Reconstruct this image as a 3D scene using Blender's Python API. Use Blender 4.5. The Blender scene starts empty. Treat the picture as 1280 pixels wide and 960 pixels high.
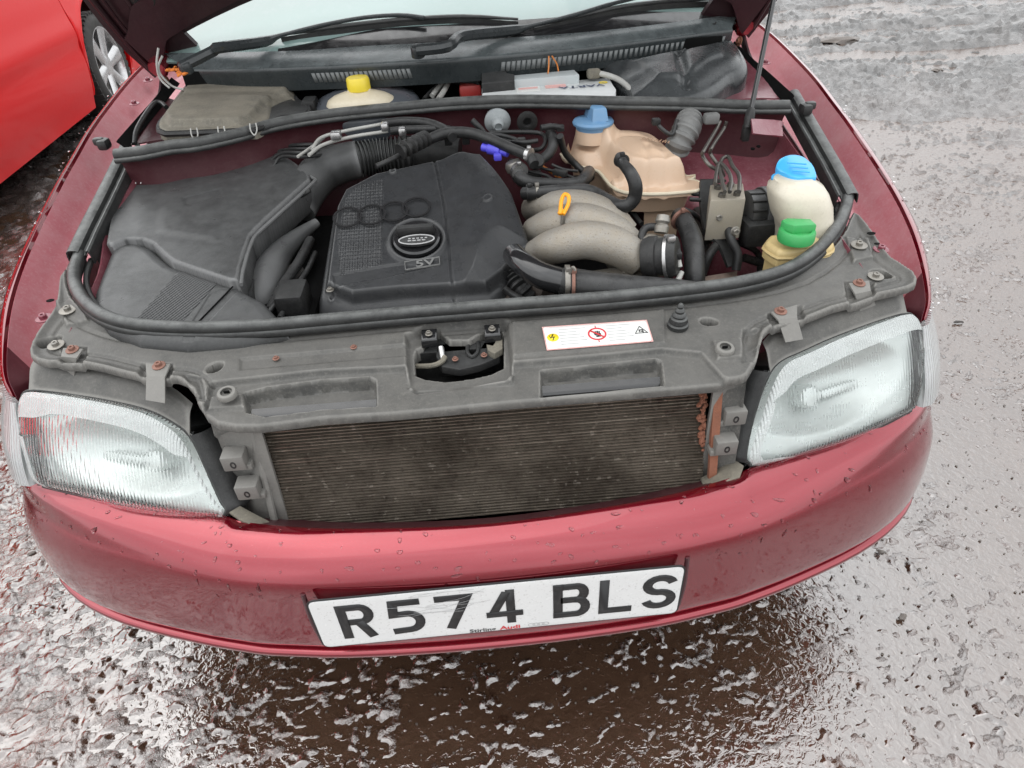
import bpy, bmesh, math, random
import numpy as np
from mathutils import Vector, Matrix
random.seed(7); rng = np.random.default_rng(7)
SC = bpy.context.scene; COL = SC.collection
# ------------------------------------------------------------------ camera
CAM = np.array([0.0110409, -0.54006055, 1.25265678])
FW = np.array([0.03516806, 0.788303, -0.61428136])
RT = np.array([0.9957731, -0.07982505, -0.04543019])
UP = np.array([0.08484779, 0.61008716, 0.78777821])
FL = 818.416
cd = bpy.data.cameras.new('camera'); cam = bpy.data.objects.new('camera', cd); COL.objects.link(cam)
cd.sensor_width = 36.0; cd.lens = FL * 36.0 / 1280.0; cd.clip_start = 0.02; cd.clip_end = 4000
cam.matrix_world = Matrix(((RT[0], UP[0], -FW[0], CAM[0]), (RT[1], UP[1], -FW[1], CAM[1]), (RT[2], UP[2], -FW[2], CAM[2]), (0, 0, 0, 1)))
SC.camera = cam
# ------------------------------------------------------------------ sky, sun, exposure
SUN_EL, SUN_AZ = math.radians(62), math.radians(-60)      # azimuth: clockwise from +y
w = bpy.data.worlds.new('World'); SC.world = w; w.use_nodes = True
nt = w.node_tree; nt.nodes.clear(); N = nt.nodes.new; L = nt.links.new
out = N('ShaderNodeOutputWorld'); bg = N('ShaderNodeBackground'); bg.inputs[1].default_value = 0.1
sky = N('ShaderNodeTexSky'); sky.sky_type = 'NISHITA'; sky.sun_disc = False
sky.sun_elevation = SUN_EL; sky.sun_rotation = SUN_AZ; sky.dust_density = 4; sky.air_density = 1.5
hs = N('ShaderNodeHueSaturation'); hs.inputs['Saturation'].default_value = 0.25
tc = N('ShaderNodeTexCoord'); sx = N('ShaderNodeSeparateXYZ'); L(tc.outputs['Generated'], sx.inputs[0])
mr = N('ShaderNodeMapRange'); mr.inputs[1].default_value = 0; mr.inputs[2].default_value = 1; mr.inputs[3].default_value = 13.0; mr.inputs[4].default_value = 20.0
L(sx.outputs[2], mr.inputs[0])
nz = N('ShaderNodeTexNoise'); nz.inputs['Scale'].default_value = 2.2; nz.inputs['Detail'].default_value = 5
L(tc.outputs['Generated'], nz.inputs[0])
m2 = N('ShaderNodeMapRange'); m2.inputs[1].default_value = .3; m2.inputs[2].default_value = .7; m2.inputs[3].default_value = .8; m2.inputs[4].default_value = 1.2
L(nz.outputs[0], m2.inputs[0])
mu = N('ShaderNodeMath'); mu.operation = 'MULTIPLY'; L(mr.outputs[0], mu.inputs[0]); L(m2.outputs[0], mu.inputs[1])
cc = N('ShaderNodeMix'); cc.data_type = 'RGBA'; cc.blend_type = 'MULTIPLY'; cc.inputs[0].default_value = 1
cc.inputs[6].default_value = (0.965, 0.985, 1.0, 1); L(mu.outputs[0], cc.inputs[7])
mx = N('ShaderNodeMix'); mx.data_type = 'RGBA'; mx.inputs[0].default_value = 0.8
L(sky.outputs[0], hs.inputs['Color']); L(hs.outputs[0], mx.inputs[6]); L(cc.outputs[2], mx.inputs[7])
L(mx.outputs[2], bg.inputs[0]); L(bg.outputs[0], out.inputs[0])
sl = bpy.data.lights.new('sun', 'SUN'); sl.energy = 0.6; sl.angle = math.radians(75); sl.color = (1, .97, .93)
so = bpy.data.objects.new('sun', sl); COL.objects.link(so)
sd = Vector((math.sin(SUN_AZ) * math.cos(SUN_EL), math.cos(SUN_AZ) * math.cos(SUN_EL), math.sin(SUN_EL)))
so.rotation_euler = sd.to_track_quat('Z', 'Y').to_euler(); so.location = (0, 0, 6)
SC.view_settings.view_transform = 'Standard'; SC.view_settings.look = 'None'
SC.view_settings.exposure = 0.35; SC.view_settings.gamma = 1
# ------------------------------------------------------------------ geometry helpers
def V(a): return np.array(a, float)
def ray(px, py): return FW * FL + RT * (px - 640) + UP * (480 - py)
def P(px, py, z):                                  # point on the horizontal plane z
    d = ray(px, py); return CAM + d * ((z - CAM[2]) / d[2])
def PY(px, py, y):
    d = ray(px, py); return CAM + d * ((y - CAM[1]) / d[1])
def PF(px, py, fr):                                # point on a frame's plane -> 3-D
    o, n = fr[0], fr[3]; d = ray(px, py); return CAM + d * (((o - CAM) @ n) / (d @ n))
def PS(px, py, zf):                                # point on a height function
    z = .75
    for i in range(25):
        q = P(px, py, z); z = z * .4 + .6 * float(zf(q[0], q[1]))
    return P(px, py, z)
def cr(pts, n=6, closed=False):                    # catmull-rom
    p = [V(a) for a in pts]; m = len(p); o = []
    rngi = range(m if closed else m - 1)
    for i in rngi:
        p1, p2 = p[i], p[(i + 1) % m]
        p0 = p[i - 1] if (closed or i > 0) else 2 * p1 - p2
        p3 = p[(i + 2) % m] if (closed or i + 2 < m) else 2 * p2 - p1
        for k in range(n):
            t = k / n
            o.append(.5 * (2 * p1 + (p2 - p0) * t + (2 * p0 - 5 * p1 + 4 * p2 - p3) * t * t + (3 * p1 - p0 - 3 * p2 + p3) * t ** 3))
    if not closed: o.append(p[-1])
    return o
def sdf(X, Y, poly):
    poly = V(poly); A = poly; B = np.roll(poly, -1, 0)
    best = np.full(X.shape, 1e9); bx = X.copy(); by = Y.copy(); ins = np.zeros(X.shape, bool)
    for a, b in zip(A, B):
        e = b - a; l = max(e @ e, 1e-14)
        t = np.clip(((X - a[0]) * e[0] + (Y - a[1]) * e[1]) / l, 0, 1)
        qx = a[0] + t * e[0]; qy = a[1] + t * e[1]; d = (X - qx) ** 2 + (Y - qy) ** 2
        m = d < best; best = np.where(m, d, best); bx = np.where(m, qx, bx); by = np.where(m, qy, by)
        if a[1] != b[1]:
            c = ((a[1] > Y) != (b[1] > Y)) & (X < (b[0] - a[0]) * (Y - a[1]) / (b[1] - a[1]) + a[0]); ins ^= c
    d = np.sqrt(best); return np.where(ins, -d, d), bx, by
def ss(x): x = np.clip(x, 0, 1); return x * x * (3 - 2 * x)
def smin(a, b, k): h = np.clip(.5 + .5 * (b - a) / k, 0, 1); return b + (a - b) * h - k * h * (1 - h)

MATS = {}
WL = {}
def fin(name, verts, faces, mat, parent=None, angle=40, mats=None, fm=None, kind=None, label=None):
    verts = V(verts); lo, hi = verts.min(0), verts.max(0); c = (lo + hi) / 2; c[2] = lo[2]
    me = bpy.data.meshes.new(name); me.from_pydata((verts - c).tolist(), [], faces); me.update()
    for m in (mats or [mat]): me.materials.append(MATS[m])
    if fm is not None: me.polygons.foreach_set('material_index', fm)
    me.polygons.foreach_set('use_smooth', [True] * len(me.polygons))
    if angle: me.set_sharp_from_angle(angle=math.radians(angle))
    o = bpy.data.objects.new(name, me); COL.objects.link(o)
    pw = WL.get(parent.name, V((0, 0, 0))) if parent else V((0, 0, 0))
    o.location = c - pw; WL[o.name] = c
    if parent: o.parent = parent
    if kind: o['kind'] = kind
    if label: o['label'] = label
    return o
def root(name, loc, label, cat, group=None):
    o = bpy.data.objects.new(name, None); COL.objects.link(o); o.location = loc; WL[o.name] = V(loc)
    o['label'] = label; o['category'] = cat
    if group: o['group'] = group
    o.empty_display_size = .2
    return o
class MB:
    def __init__(s): s.v = []; s.f = []; s.m = []
    def add(s, v, f, m=0):
        k = len(s.v); s.v += [tuple(a) for a in v]; s.f += [tuple(i + k for i in q) for q in f]; s.m += [m] * len(f); return s
    def box(s, c, d, R=None, m=0, ch=0.0):
        # bevelled box: centre c, size d
        bm = bmesh.new(); bmesh.ops.create_cube(bm, size=1)
        for v in bm.verts: v.co = Vector((v.co.x * d[0], v.co.y * d[1], v.co.z * d[2]))
        if ch: bmesh.ops.bevel(bm, geom=bm.edges[:], offset=ch, segments=2, profile=.5, affect='EDGES')
        bm.verts.index_update()
        vs = V([v.co[:] for v in bm.verts]); fs = [[v.index for v in f.verts] for f in bm.faces]; bm.free()
        if R is not None: vs = vs @ V(R).T
        return s.add(vs + V(c), fs, m)
    def tube(s, pts, r, n=12, cap=True, sub=5, rib=None, m=0, flat=None):
        # swept tube through pts; r number or list; rib=(pitch, depth) corrugates it
        k = len(pts); rr = [r] * k if np.isscalar(r) else list(r)
        pr = [list(V(p)) + [q] for p, q in zip(pts, rr)]
        c = V(cr(pr, sub)) if sub > 1 and k > 2 else V(pr)
        if rib:
            q = c[:, :3]; dl = np.r_[0, np.cumsum(np.linalg.norm(np.diff(q, axis=0), axis=1))]
            tt = np.arange(0, dl[-1], rib[0] / 4); c = V([[np.interp(t, dl, c[:, j]) for j in range(4)] for t in tt])
            for i in range(len(c)): c[i, 3] += rib[1] * (1 if i % 4 in (0, 1) else -1)
        q = c[:, :3]; T = np.gradient(q, axis=0); T /= np.linalg.norm(T, axis=1)[:, None] + 1e-12
        a = V((0, 0, 1)) if abs(T[0][2]) < .9 else V((1, 0, 0)); u = np.cross(T[0], a); u /= np.linalg.norm(u)
        vs = []
        for i in range(len(q)):
            u = u - T[i] * (u @ T[i]); u /= np.linalg.norm(u); w_ = np.cross(T[i], u)
            for j in range(n):
                t = 2 * math.pi * j / n; vs.append(q[i] + c[i, 3] * (math.cos(t) * u + math.sin(t) * w_))
        fs = [(i * n + j, i * n + (j + 1) % n, (i + 1) * n + (j + 1) % n, (i + 1) * n + j) for i in range(len(q) - 1) for j in range(n)]
        if cap: fs += [tuple(range(n))[::-1], tuple(range((len(q) - 1) * n, len(q) * n))]
        return s.add(vs, fs, m)
    def lathe(s, c, prof, n=32, axis=(0, 0, 1), m=0, sc=(1, 1), up=None, wob=None, cap=True):
        ax = V(axis); ax /= np.linalg.norm(ax); a = V(up) if up is not None else (V((0, 1, 0)) if abs(ax[1]) < .9 else V((1, 0, 0)))
        u = np.cross(a, ax); u /= np.linalg.norm(u); w_ = np.cross(ax, u); vs = []
        for r, h in prof:
            for j in range(n):
                t = 2 * math.pi * j / n; k = wob(t) if wob else 1
                vs.append(V(c) + ax * h + r * k * (sc[0] * math.cos(t) * u + sc[1] * math.sin(t) * w_))
        k = len(prof)
        fs = [(i * n + j, i * n + (j + 1) % n, (i + 1) * n + (j + 1) % n, (i + 1) * n + j) for i in range(k - 1) for j in range(n)]
        if cap: fs += [tuple(range(n))[::-1], tuple(range((k - 1) * n, k * n))]
        return s.add(vs, fs, m)
    def loft(s, rows, nu=5, nv=5, thick=0, m=0, flip=False):
        R1 = [cr(r, nu) for r in rows]; cols = list(zip(*R1))
        G = [cr(c, nv) if len(rows) > 2 else [V(c[0]) * (1 - k / nv) + V(c[1]) * k / nv for k in range(nv + 1)] for c in cols]
        G = V(G); a, b = G.shape[:2]
        f = [(i * b + j, (i + 1) * b + j, (i + 1) * b + j + 1, i * b + j + 1) for i in range(a - 1) for j in range(b - 1)]
        if flip: f = [q[::-1] for q in f]
        vs = G.reshape(-1, 3)
        if thick:
            du = np.gradient(G, axis=0); dv = np.gradient(G, axis=1); nn = np.cross(du, dv); nn /= np.linalg.norm(nn, axis=2)[..., None] + 1e-12
            if flip: nn = -nn
            v2 = (G - nn * thick).reshape(-1, 3); k = a * b
            f2 = [tuple(i + k for i in q[::-1]) for q in f]
            rim = [(i, 0) for i in range(a)] + [(a - 1, j) for j in range(1, b)] + [(i, b - 1) for i in range(a - 2, -1, -1)] + [(0, j) for j in range(b - 2, 0, -1)]
            ids = [i * b + j for i, j in rim]; f3 = []
            for x, y in zip(ids, ids[1:] + ids[:1]): f3.append((x, y, y + k, x + k) if flip else (y, x, x + k, y + k))
            return s.add(np.vstack([vs, v2]), f + f2 + f3, m)
        return s.add(vs, f, m)
    def slab(s, top, depth, ch=.003, draft=0.0, m=0, seg=2):
        # extruded outline (3-D points), pushed down along -z
        top = V(top); a = 0
        for i in range(len(top)):
            x, y = top[i - 1], top[i]; a += x[0] * y[1] - x[1] * y[0]
        if a < 0: top = top[::-1]
        c = top.mean(0); bot = top.copy(); bot[:, 2] -= depth; bot[:, :2] = c[:2] + (bot[:, :2] - c[:2]) * (1 + draft)
        k = len(top); bm = bmesh.new(); vt = [bm.verts.new(p) for p in top]; vb = [bm.verts.new(p) for p in bot]
        tf = bm.faces.new(vt); bm.faces.new(vb[::-1])
        for i in range(k): bm.faces.new((vt[i], vb[i], vb[(i + 1) % k], vt[(i + 1) % k]))
        if ch:
            es = list(tf.edges); bmesh.ops.bevel(bm, geom=es, offset=ch, segments=seg, profile=.5, affect='EDGES', clamp_overlap=True)
        bm.verts.index_update(); vs = [v.co[:] for v in bm.verts]; fs = [[v.index for v in f.verts] for f in bm.faces]; bm.free()
        return s.add(vs, fs, m)
    def mirror(s):
        k = len(s.v); s.v += [(-a[0], a[1], a[2]) for a in s.v]; s.f += [tuple(i + k for i in q[::-1]) for q in s.f]; s.m += s.m[:]; return s
    def build(s, name, mat, parent=None, **kw):
        if isinstance(mat, (list, tuple)): return fin(name, s.v, s.f, None, parent, mats=mat, fm=s.m, **kw)
        return fin(name, s.v, s.f, mat, parent, **kw)
FLAT = (V((0, 0, 0)), V((1, 0, 0)), V((0, 1, 0)), V((0, 0, 1)))
def frame(o, a, b):                                 # plane through three points
    o, a, b = V(o), V(a), V(b); u = (a - o) / np.linalg.norm(a - o); n = np.cross(u, b - o); n /= np.linalg.norm(n)
    if n @ (CAM - o) < 0: n = -n
    v = np.cross(n, u); v = -v if v @ (b - o) < 0 else v
    return (o, u, v, n)
def loc2(p, fr): d = V(p) - fr[0]; return (d @ fr[1], d @ fr[2])
def hfield(outline, zf, res=.003, skirt=.03, holes=(), hdepth=.02, er=0., feats=(), fr=FLAT, draft=0., mb=None, m=0, extra=None, hr=None):
    """moulded sheet over a plan outline: height zf + features, rounded rim, walls going down"""
    ol = V(outline); x0, y0 = ol.min(0) - res; x1, y1 = ol.max(0) + res
    nx, ny = int((x1 - x0) / res) + 2, int((y1 - y0) / res) + 2
    X, Y = np.meshgrid(x0 + res * np.arange(nx), y0 + res * np.arange(ny), indexing='ij')
    s0, bx, by = sdf(X, Y, ol); hid = np.zeros(X.shape, int)
    for k, h in enumerate(holes):
        s1, hx, hy = sdf(X, Y, h); mk = -s1 > s0; s0 = np.where(mk, -s1, s0); bx = np.where(mk, hx, bx); by = np.where(mk, hy, by); hid = np.where(mk, k + 1, hid)
    keep = s0 < .45 * res; q = keep[:-1, :-1] & keep[1:, :-1] & keep[1:, 1:] & keep[:-1, 1:]
    I, J = np.nonzero(q); idx = lambda i, j: i * ny + j
    F = np.stack([idx(I, J), idx(I + 1, J), idx(I + 1, J + 1), idx(I, J + 1)], 1)
    E = {}
    for f in F:
        for a, b in ((f[0], f[1]), (f[1], f[2]), (f[2], f[3]), (f[3], f[0])): E[(a, b)] = 1
    bd = [(a, b) for (a, b) in E if (b, a) not in E]
    bv = np.array(sorted({a for e in bd for a in e}), int)
    Xf, Yf = X.ravel().copy(), Y.ravel().copy(); Xf[bv] = bx.ravel()[bv]; Yf[bv] = by.ravel()[bv]; S = s0.ravel().copy(); S[bv] = 0
    H = hid.ravel()
    Z = zf(Xf, Yf) + 0 * Xf
    for fe in feats:
        d, _, _ = sdf(Xf, Yf, fe[0]); Z = Z + fe[1] * ss((-d + fe[2] / 2) / fe[2])
    if extra is not None: Z = Z + extra(Xf, Yf)
    if er:
        e = np.where(H > 0, (hr if hr is not None else er), er); t = np.clip(1 + S / np.maximum(e, 1e-6), 0, 1); Z = Z - e * (1 - np.sqrt(np.clip(1 - t * t, 0, 1)))
    used = np.unique(F); mp = -np.ones(X.size, int); mp[used] = np.arange(len(used))
    pts = np.stack([Xf[used], Yf[used], Z[used]], 1); F2 = mp[F]; fs = F2.tolist()
    n0 = len(pts); bm_ = {}; ex = []; cx, cy = ol.mean(0)
    for v in bv:
        k = mp[v]; dp = skirt if H[v] == 0 else hdepth; g = draft if H[v] == 0 else 0
        bm_[v] = n0 + len(ex); ex.append((cx + (Xf[v] - cx) * (1 + g), cy + (Yf[v] - cy) * (1 + g), pts[k][2] - dp))
    for a, b in bd: fs.append([int(mp[b]), int(mp[a]), bm_[a], bm_[b]])
    pts = np.vstack([pts, V(ex)]) if ex else pts
    W = fr[0] + pts[:, :1] * fr[1] + pts[:, 1:2] * fr[2] + pts[:, 2:] * fr[3]
    mb = mb or MB(); mb.add(W, fs, m); return mb
def pxs(L_, zf, n=0, closed=True):                  # pixel outline on a height -> plan outline
    if np.isscalar(zf): q = [P(a, b, zf)[:2] for a, b in L_]
    else: q = [PS(a, b, zf)[:2] for a, b in L_]
    return [tuple(a) for a in (cr(q, n, closed) if n else q)]
def p3(L_): return [P(*a) for a in L_]
def rounded(pts, r, n=4):                           # round the corners of a 2-D polygon
    o = []; k = len(pts); pts = [V(p)[:2] for p in pts]
    for i in range(k):
        a, b, c = pts[i - 1], pts[i], pts[(i + 1) % k]; u, v_ = a - b, c - b; lu, lv = np.linalg.norm(u), np.linalg.norm(v_)
        t = min(r, lu * .45, lv * .45); p, q = b + u / lu * t, b + v_ / lv * t
        for j in range(n + 1):
            s = j / n; o.append(tuple((1 - s) ** 2 * p + 2 * s * (1 - s) * b + s * s * q))
    return o
def ell(cx, cy, rx, ry, n=24, rot=0): return [(cx + rx * math.cos(t) * math.cos(rot) - ry * math.sin(t) * math.sin(rot), cy + rx * math.cos(t) * math.sin(rot) + ry * math.sin(t) * math.cos(rot)) for t in np.linspace(0, 2 * math.pi, n, endpoint=False)]
def ribbon(mb, pts, wd, th, fr, closed=False, m=0):  # flat stroke with mitred joints, raised by th on a frame plane
    p = [V(a)[:2] for a in pts]; k = len(p); Lf = []; Rt = []
    for i in range(k):
        a = p[i - 1] if (i > 0 or closed) else None; c = p[(i + 1) % k] if (i < k - 1 or closed) else None
        ds = [(x / (np.linalg.norm(x) + 1e-12)) for x in ([p[i] - a] if a is not None else []) + ([c - p[i]] if c is not None else [])]
        d = sum(ds); d /= np.linalg.norm(d) + 1e-12; nn = V((-d[1], d[0])); co = max(.45, abs(nn @ V((-ds[0][1], ds[0][0]))))
        Lf.append(p[i] + nn * wd / 2 / co); Rt.append(p[i] - nn * wd / 2 / co)
    vs = []
    for h in (th, 0):
        for q in (Lf, Rt): vs += [fr[0] + a[0] * fr[1] + a[1] * fr[2] + h * fr[3] for a in q]
    fs = []
    for i in range(k if closed else k - 1):
        j = (i + 1) % k
        fs += [(k + i, k + j, j, i), (i, j, 2 * k + j, 2 * k + i), (k + j, k + i, 3 * k + i, 3 * k + j)]
    if not closed: fs += [(0, 2 * k, 3 * k, k), (k - 1, 2 * k - 1, 4 * k - 1, 3 * k - 1)]
    mb.add(vs, fs, m); return mb
def text(name, s, size, fr, pos, mat, parent, rot=0, th=.0004, sx=1.0, bold=0.0):
    cu = bpy.data.curves.new(name, 'FONT'); cu.body = s; cu.size = size; cu.extrude = 0; cu.align_x = 'CENTER'; cu.align_y = 'CENTER'; cu.offset = bold; cu.resolution_u = 3
    o = bpy.data.objects.new('tmp', cu); COL.objects.link(o); dg = bpy.context.evaluated_depsgraph_get(); me = bpy.data.meshes.new_from_object(o.evaluated_get(dg))
    c, sn = math.cos(rot), math.sin(rot); vs = []
    for v in me.vertices:
        x, y = v.co.x * sx, v.co.y; x, y = x * c - y * sn + pos[0], x * sn + y * c + pos[1]; vs.append(fr[0] + x * fr[1] + y * fr[2] + th * fr[3])
    fs = [list(p.vertices) for p in me.polygons]; bpy.data.objects.remove(o); bpy.data.curves.remove(cu); bpy.data.meshes.remove(me)
    return fin(name, vs, fs, mat, parent, angle=0) if vs else None

# ------------------------------------------------------------------ materials
def M(name, col, rough=.5, metal=0., coat=0., coatr=.05, dust=None, dsc=30., bump=0., bsc=200., spec=.5, ior=1.5, speck=None, trans=0, up=None, rv=0.1, alpha=None, bdet=4, edge=None):
    """procedural surface: base colour, patchy dust colour=(r,g,b,amount), fine bump, optional specks (r,g,b,amount,scale), up=(r,g,b,amount) tints top faces: dust, on the cowl its reflection"""
    m = bpy.data.materials.new(name); m.use_nodes = True; MATS[name] = m
    t = m.node_tree; t.nodes.clear(); N = t.nodes.new; L = t.links.new
    o = N('ShaderNodeOutputMaterial'); b = N('ShaderNodeBsdfPrincipled'); L(b.outputs[0], o.inputs[0])
    I = b.inputs; I['Roughness'].default_value = rough; I['Metallic'].default_value = metal; I['Coat Weight'].default_value = coat; I['Coat Roughness'].default_value = coatr
    I['Specular IOR Level'].default_value = spec; I['IOR'].default_value = ior; I['Transmission Weight'].default_value = trans
    if alpha is not None: I['Alpha'].default_value = alpha
    g = N('ShaderNodeNewGeometry'); pos = g.outputs['Position']
    c = N('ShaderNodeRGB'); c.outputs[0].default_value = (*col, 1); cur = c.outputs[0]
    def mixc(fac, colr, cur):
        x = N('ShaderNodeMix'); x.data_type = 'RGBA'; L(fac, x.inputs[0]); L(cur, x.inputs[6]); x.inputs[7].default_value = (*colr, 1); return x.outputs[2]
    def noise(sc, det=6, rg=.6):
        n = N('ShaderNodeTexNoise'); n.inputs['Scale'].default_value = sc; n.inputs['Detail'].default_value = det; n.inputs['Roughness'].default_value = rg; L(pos, n.inputs['Vector']); return n.outputs[0]
    def mrng(x, a, b_, c_, d):
        k = N('ShaderNodeMapRange'); k.inputs[1].default_value = a; k.inputs[2].default_value = b_; k.inputs[3].default_value = c_; k.inputs[4].default_value = d; L(x, k.inputs[0]); return k.outputs[0]
    if dust:
        cur = mixc(mrng(noise(dsc, 9, .78), .40, .66, dust[3] * .2, dust[3] * .8), dust[:3], cur)
        cur = mixc(mrng(noise(dsc * 14, 4, .7), .52, .70, 0, dust[3] * .6), dust[:3], cur)
    if up:
        s = N('ShaderNodeSeparateXYZ'); L(g.outputs['Normal'], s.inputs[0]); a = mrng(s.outputs[2], .35, .95, 0, up[3])
        k = N('ShaderNodeMath'); k.operation = 'MULTIPLY'; L(a, k.inputs[0]); L(mrng(noise(dsc * .9, 9, .8), .38, .58, .25, 1), k.inputs[1]); cur = mixc(k.outputs[0], up[:3], cur)
    if edge:
        cur = mixc(mrng(g.outputs['Pointiness'], .515, .56, 0, edge[3]), edge[:3], cur)  # lightens convex edges, putting their bright highlights into the colour
    if speck:
        cur = mixc(mrng(noise(speck[4], 2, .5), .64, .7, 0, speck[3]), speck[:3], cur)
    L(cur, I['Base Color'])
    if rv: L(mrng(noise(dsc * 1.7, 5), .3, .7, max(0, rough - rv), min(1, rough + rv)), I['Roughness'])
    if bump:
        k = N('ShaderNodeBump'); k.inputs['Strength'].default_value = 1; k.inputs['Distance'].default_value = bump; L(noise(bsc, bdet), k.inputs['Height']); L(k.outputs[0], I['Normal'])
    return m
M('red_paint', (.255, .002, .014), .22, .75, 1., .03, dust=(.22, .03, .05, .10), dsc=9, speck=(.45, .12, .15, .3, 900), rv=.05)
MATS['red_paint'].node_tree.nodes['Principled BSDF'].inputs['Coat IOR'].default_value = 1.66
M('red_inner', (.18, .024, .042), .38, .25, .5, .2, dust=(.40, .22, .24, .5), dsc=11, bump=.0008, bsc=60, spec=.4)
M('red_dark', (.055, .007, .013), .45, .1, .3, .3, dust=(.13, .07, .07, .35), dsc=14, bump=.0008, bsc=60)
M('bonnet_inner', (.018, .004, .007), .45, .1, .2, .3, dust=(.06, .03, .03, .3), dsc=12, bump=.001, bsc=40)
M('carrier_plastic', (.045, .045, .044), .5, dust=(.21, .20, .18, .6), dsc=15, bump=.0005, bsc=420, spec=.35, up=(.12, .116, .108, .6), edge=(.28, .27, .25, .5))
M('black_plastic', (.010, .010, .011), .38, spec=.25, dust=(.10, .098, .092, .35), dsc=22, bump=.0004, bsc=700, up=(.07, .072, .072, .5))
M('airbox_plastic', (.022, .0225, .023), .36, dust=(.10, .10, .097, .3), dsc=16, bump=.0003, bsc=900, up=(.088, .09, .09, .75), edge=(.22, .22, .22, .55), spec=.38)
M('cover_plastic', (.016, .0165, .018), .3, dust=(.08, .08, .078, .3), dsc=20, bump=.0003, bsc=800, up=(.042, .044, .047, .6), edge=(.18, .18, .18, .6), spec=.3)
M('dusty_plastic', (.06, .058, .05), .75, dust=(.3, .27, .21, .75), dsc=18, bump=.0006, bsc=300, up=(.19, .17, .135, .6))
M('rubber', (.014, .0145, .015), .38, spec=.35, dust=(.11, .11, .105, .35), dsc=30, bump=.0003, bsc=600, up=(.17, .175, .17, .7))
M('hose_rubber', (.010, .010, .011), .33, spec=.3, dust=(.10, .10, .095, .3), dsc=35, bump=.0003, bsc=500, up=(.09, .09, .09, .5))
M('gloss_black', (.012, .012, .013), .18, coat=.5, dust=(.06, .06, .06, .15), dsc=30)
M('black', (.006, .006, .006), .8, spec=.08)
M('cowl_plastic', (.02, .025, .027), .28, dust=(.10, .11, .11, .3), dsc=14, up=(.13, .15, .153, .7), bump=.0003, bsc=500)  # grey-teal reflection of the cowl top put into the up colour
M('wiper_black', (.02, .023, .025), .3, dust=(.08, .09, .09, .3), dsc=40)
M('cast_aluminium', (.32, .305, .28), .55, .45, dust=(.33, .275, .20, .7), dsc=24, bump=.0012, bsc=420, speck=(.14, .11, .08, .7, 420))
M('dull_metal', (.3, .29, .27), .45, .7, dust=(.2, .17, .13, .6), dsc=40, bump=.0004, bsc=500)
M('steel', (.55, .55, .55), .3, .9, dust=(.25, .22, .2, .4), dsc=60)
M('rust', (.20, .085, .055), .85, dust=(.32, .11, .05, .5), dsc=60, bump=.001, bsc=300)
M('rust_bright', (.75, .22, .03), .8, dust=(.3, .07, .02, .5), dsc=200, bump=.001, bsc=300)
M('hydraulic_block', (.34, .31, .26), .5, .25, dust=(.40, .35, .27, .7), dsc=30, bump=.0004, bsc=400)
M('gutter_red', (.50, .14, .17), .4, .1, .5, .2, dust=(.62, .40, .41, .6), dsc=13)  # wing red lightened to make up for shade on the gutter floor
M('flange_red', (.09, .010, .02), .45, .2, .3, .2, dust=(.25, .08, .09, .3), dsc=10)  # wing red with the flange's shade put into it; seams share it
M('lamp_band', (.68, .71, .70), .25, 0, .8, dust=(.36, .38, .37, .5), dsc=30, trans=.35, ior=1.1)  # pale tone stands for sky mirrored in the headlamp glass
M('radiator_tube', (.30, .26, .21), .42, .6, dust=(.045, .033, .025, .95), dsc=6, speck=(.5, .45, .38, .5, 90))
M('emblem_black', (.02, .02, .021), .25, coat=.4, rv=.03)
M('tank_mark', (.42, .27, .18), .5)
M('grommet_grey', (.22, .24, .25), .6, dust=(.4, .42, .42, .7), dsc=60)
M('boot_grey', (.12, .12, .118), .55, dust=(.25, .25, .24, .5), dsc=40)
M('brake_line_metal', (.10, .095, .09), .35, .6, dust=(.25, .23, .2, .5), dsc=80)
M('dusty_rust', (.16, .12, .10), .8, dust=(.3, .22, .18, .7), dsc=50, bump=.001, bsc=200)
M('dull_dark', (.05, .048, .046), .6, .3, dust=(.14, .13, .12, .5), dsc=30)
M('pollen_plastic', (.014, .015, .017), .26, dust=(.10, .11, .11, .4), dsc=18, up=(.075, .082, .084, .5), bump=.0003, bsc=400)
M('print_blue', (.03, .05, .12), .45)
M('rusty_bolt', (.22, .12, .095), .6, .4, dust=(.30, .15, .11, .8), dsc=120, bump=.0005, bsc=500)
M('tank_plastic', (.60, .42, .29), .38, dust=(.60, .47, .36, .5), dsc=14, coat=.15, coatr=.25, speck=(.4, .26, .16, .25, 300))
M('cream_plastic', (.70, .63, .49), .4, dust=(.5, .42, .28, .5), dsc=16, coat=.15, coatr=.3)
M('washer_plastic', (.66, .61, .50), .35, dust=(.45, .41, .33, .5), dsc=14, coat=.2, coatr=.2)
M('yellowed_plastic', (.62, .47, .22), .45, dust=(.4, .3, .14, .5), dsc=22, coat=.1, coatr=.3)
M('blue_cap', (.12, .27, .47), .45, dust=(.25, .34, .42, .4), dsc=50)
M('bright_blue_cap', (.06, .42, .82), .35, coat=.2, rv=.03)
M('green_cap', (.03, .36, .09), .45, dust=(.25, .4, .25, .2), dsc=60)
M('yellow_cap', (.85, .66, .04), .4, dust=(.6, .5, .2, .2), dsc=60)
M('orange_plastic', (.9, .36, .01), .4)
M('violet_plastic', (.09, .08, .62), .35)
M('red_plastic', (.5, .03, .03), .45, dust=(.3, .15, .12, .4), dsc=60)
M('battery_white', (.66, .68, .68), .4, dust=(.5, .5, .48, .4), dsc=30)
M('battery_grey', (.40, .44, .45), .45, dust=(.5, .5, .48, .4), dsc=30)
M('label_white', (.72, .72, .70), .4, dust=(.5, .5, .48, .2), dsc=40)
M('label_red', (.6, .03, .04), .5); M('label_yellow', (.85, .65, .02), .5); M('label_pink', (.7, .32, .3), .5, dust=(.8, .7, .65, .5), dsc=200)
M('print_black', (.015, .015, .016), .45); M('print_grey', (.4, .4, .4), .5)
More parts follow.
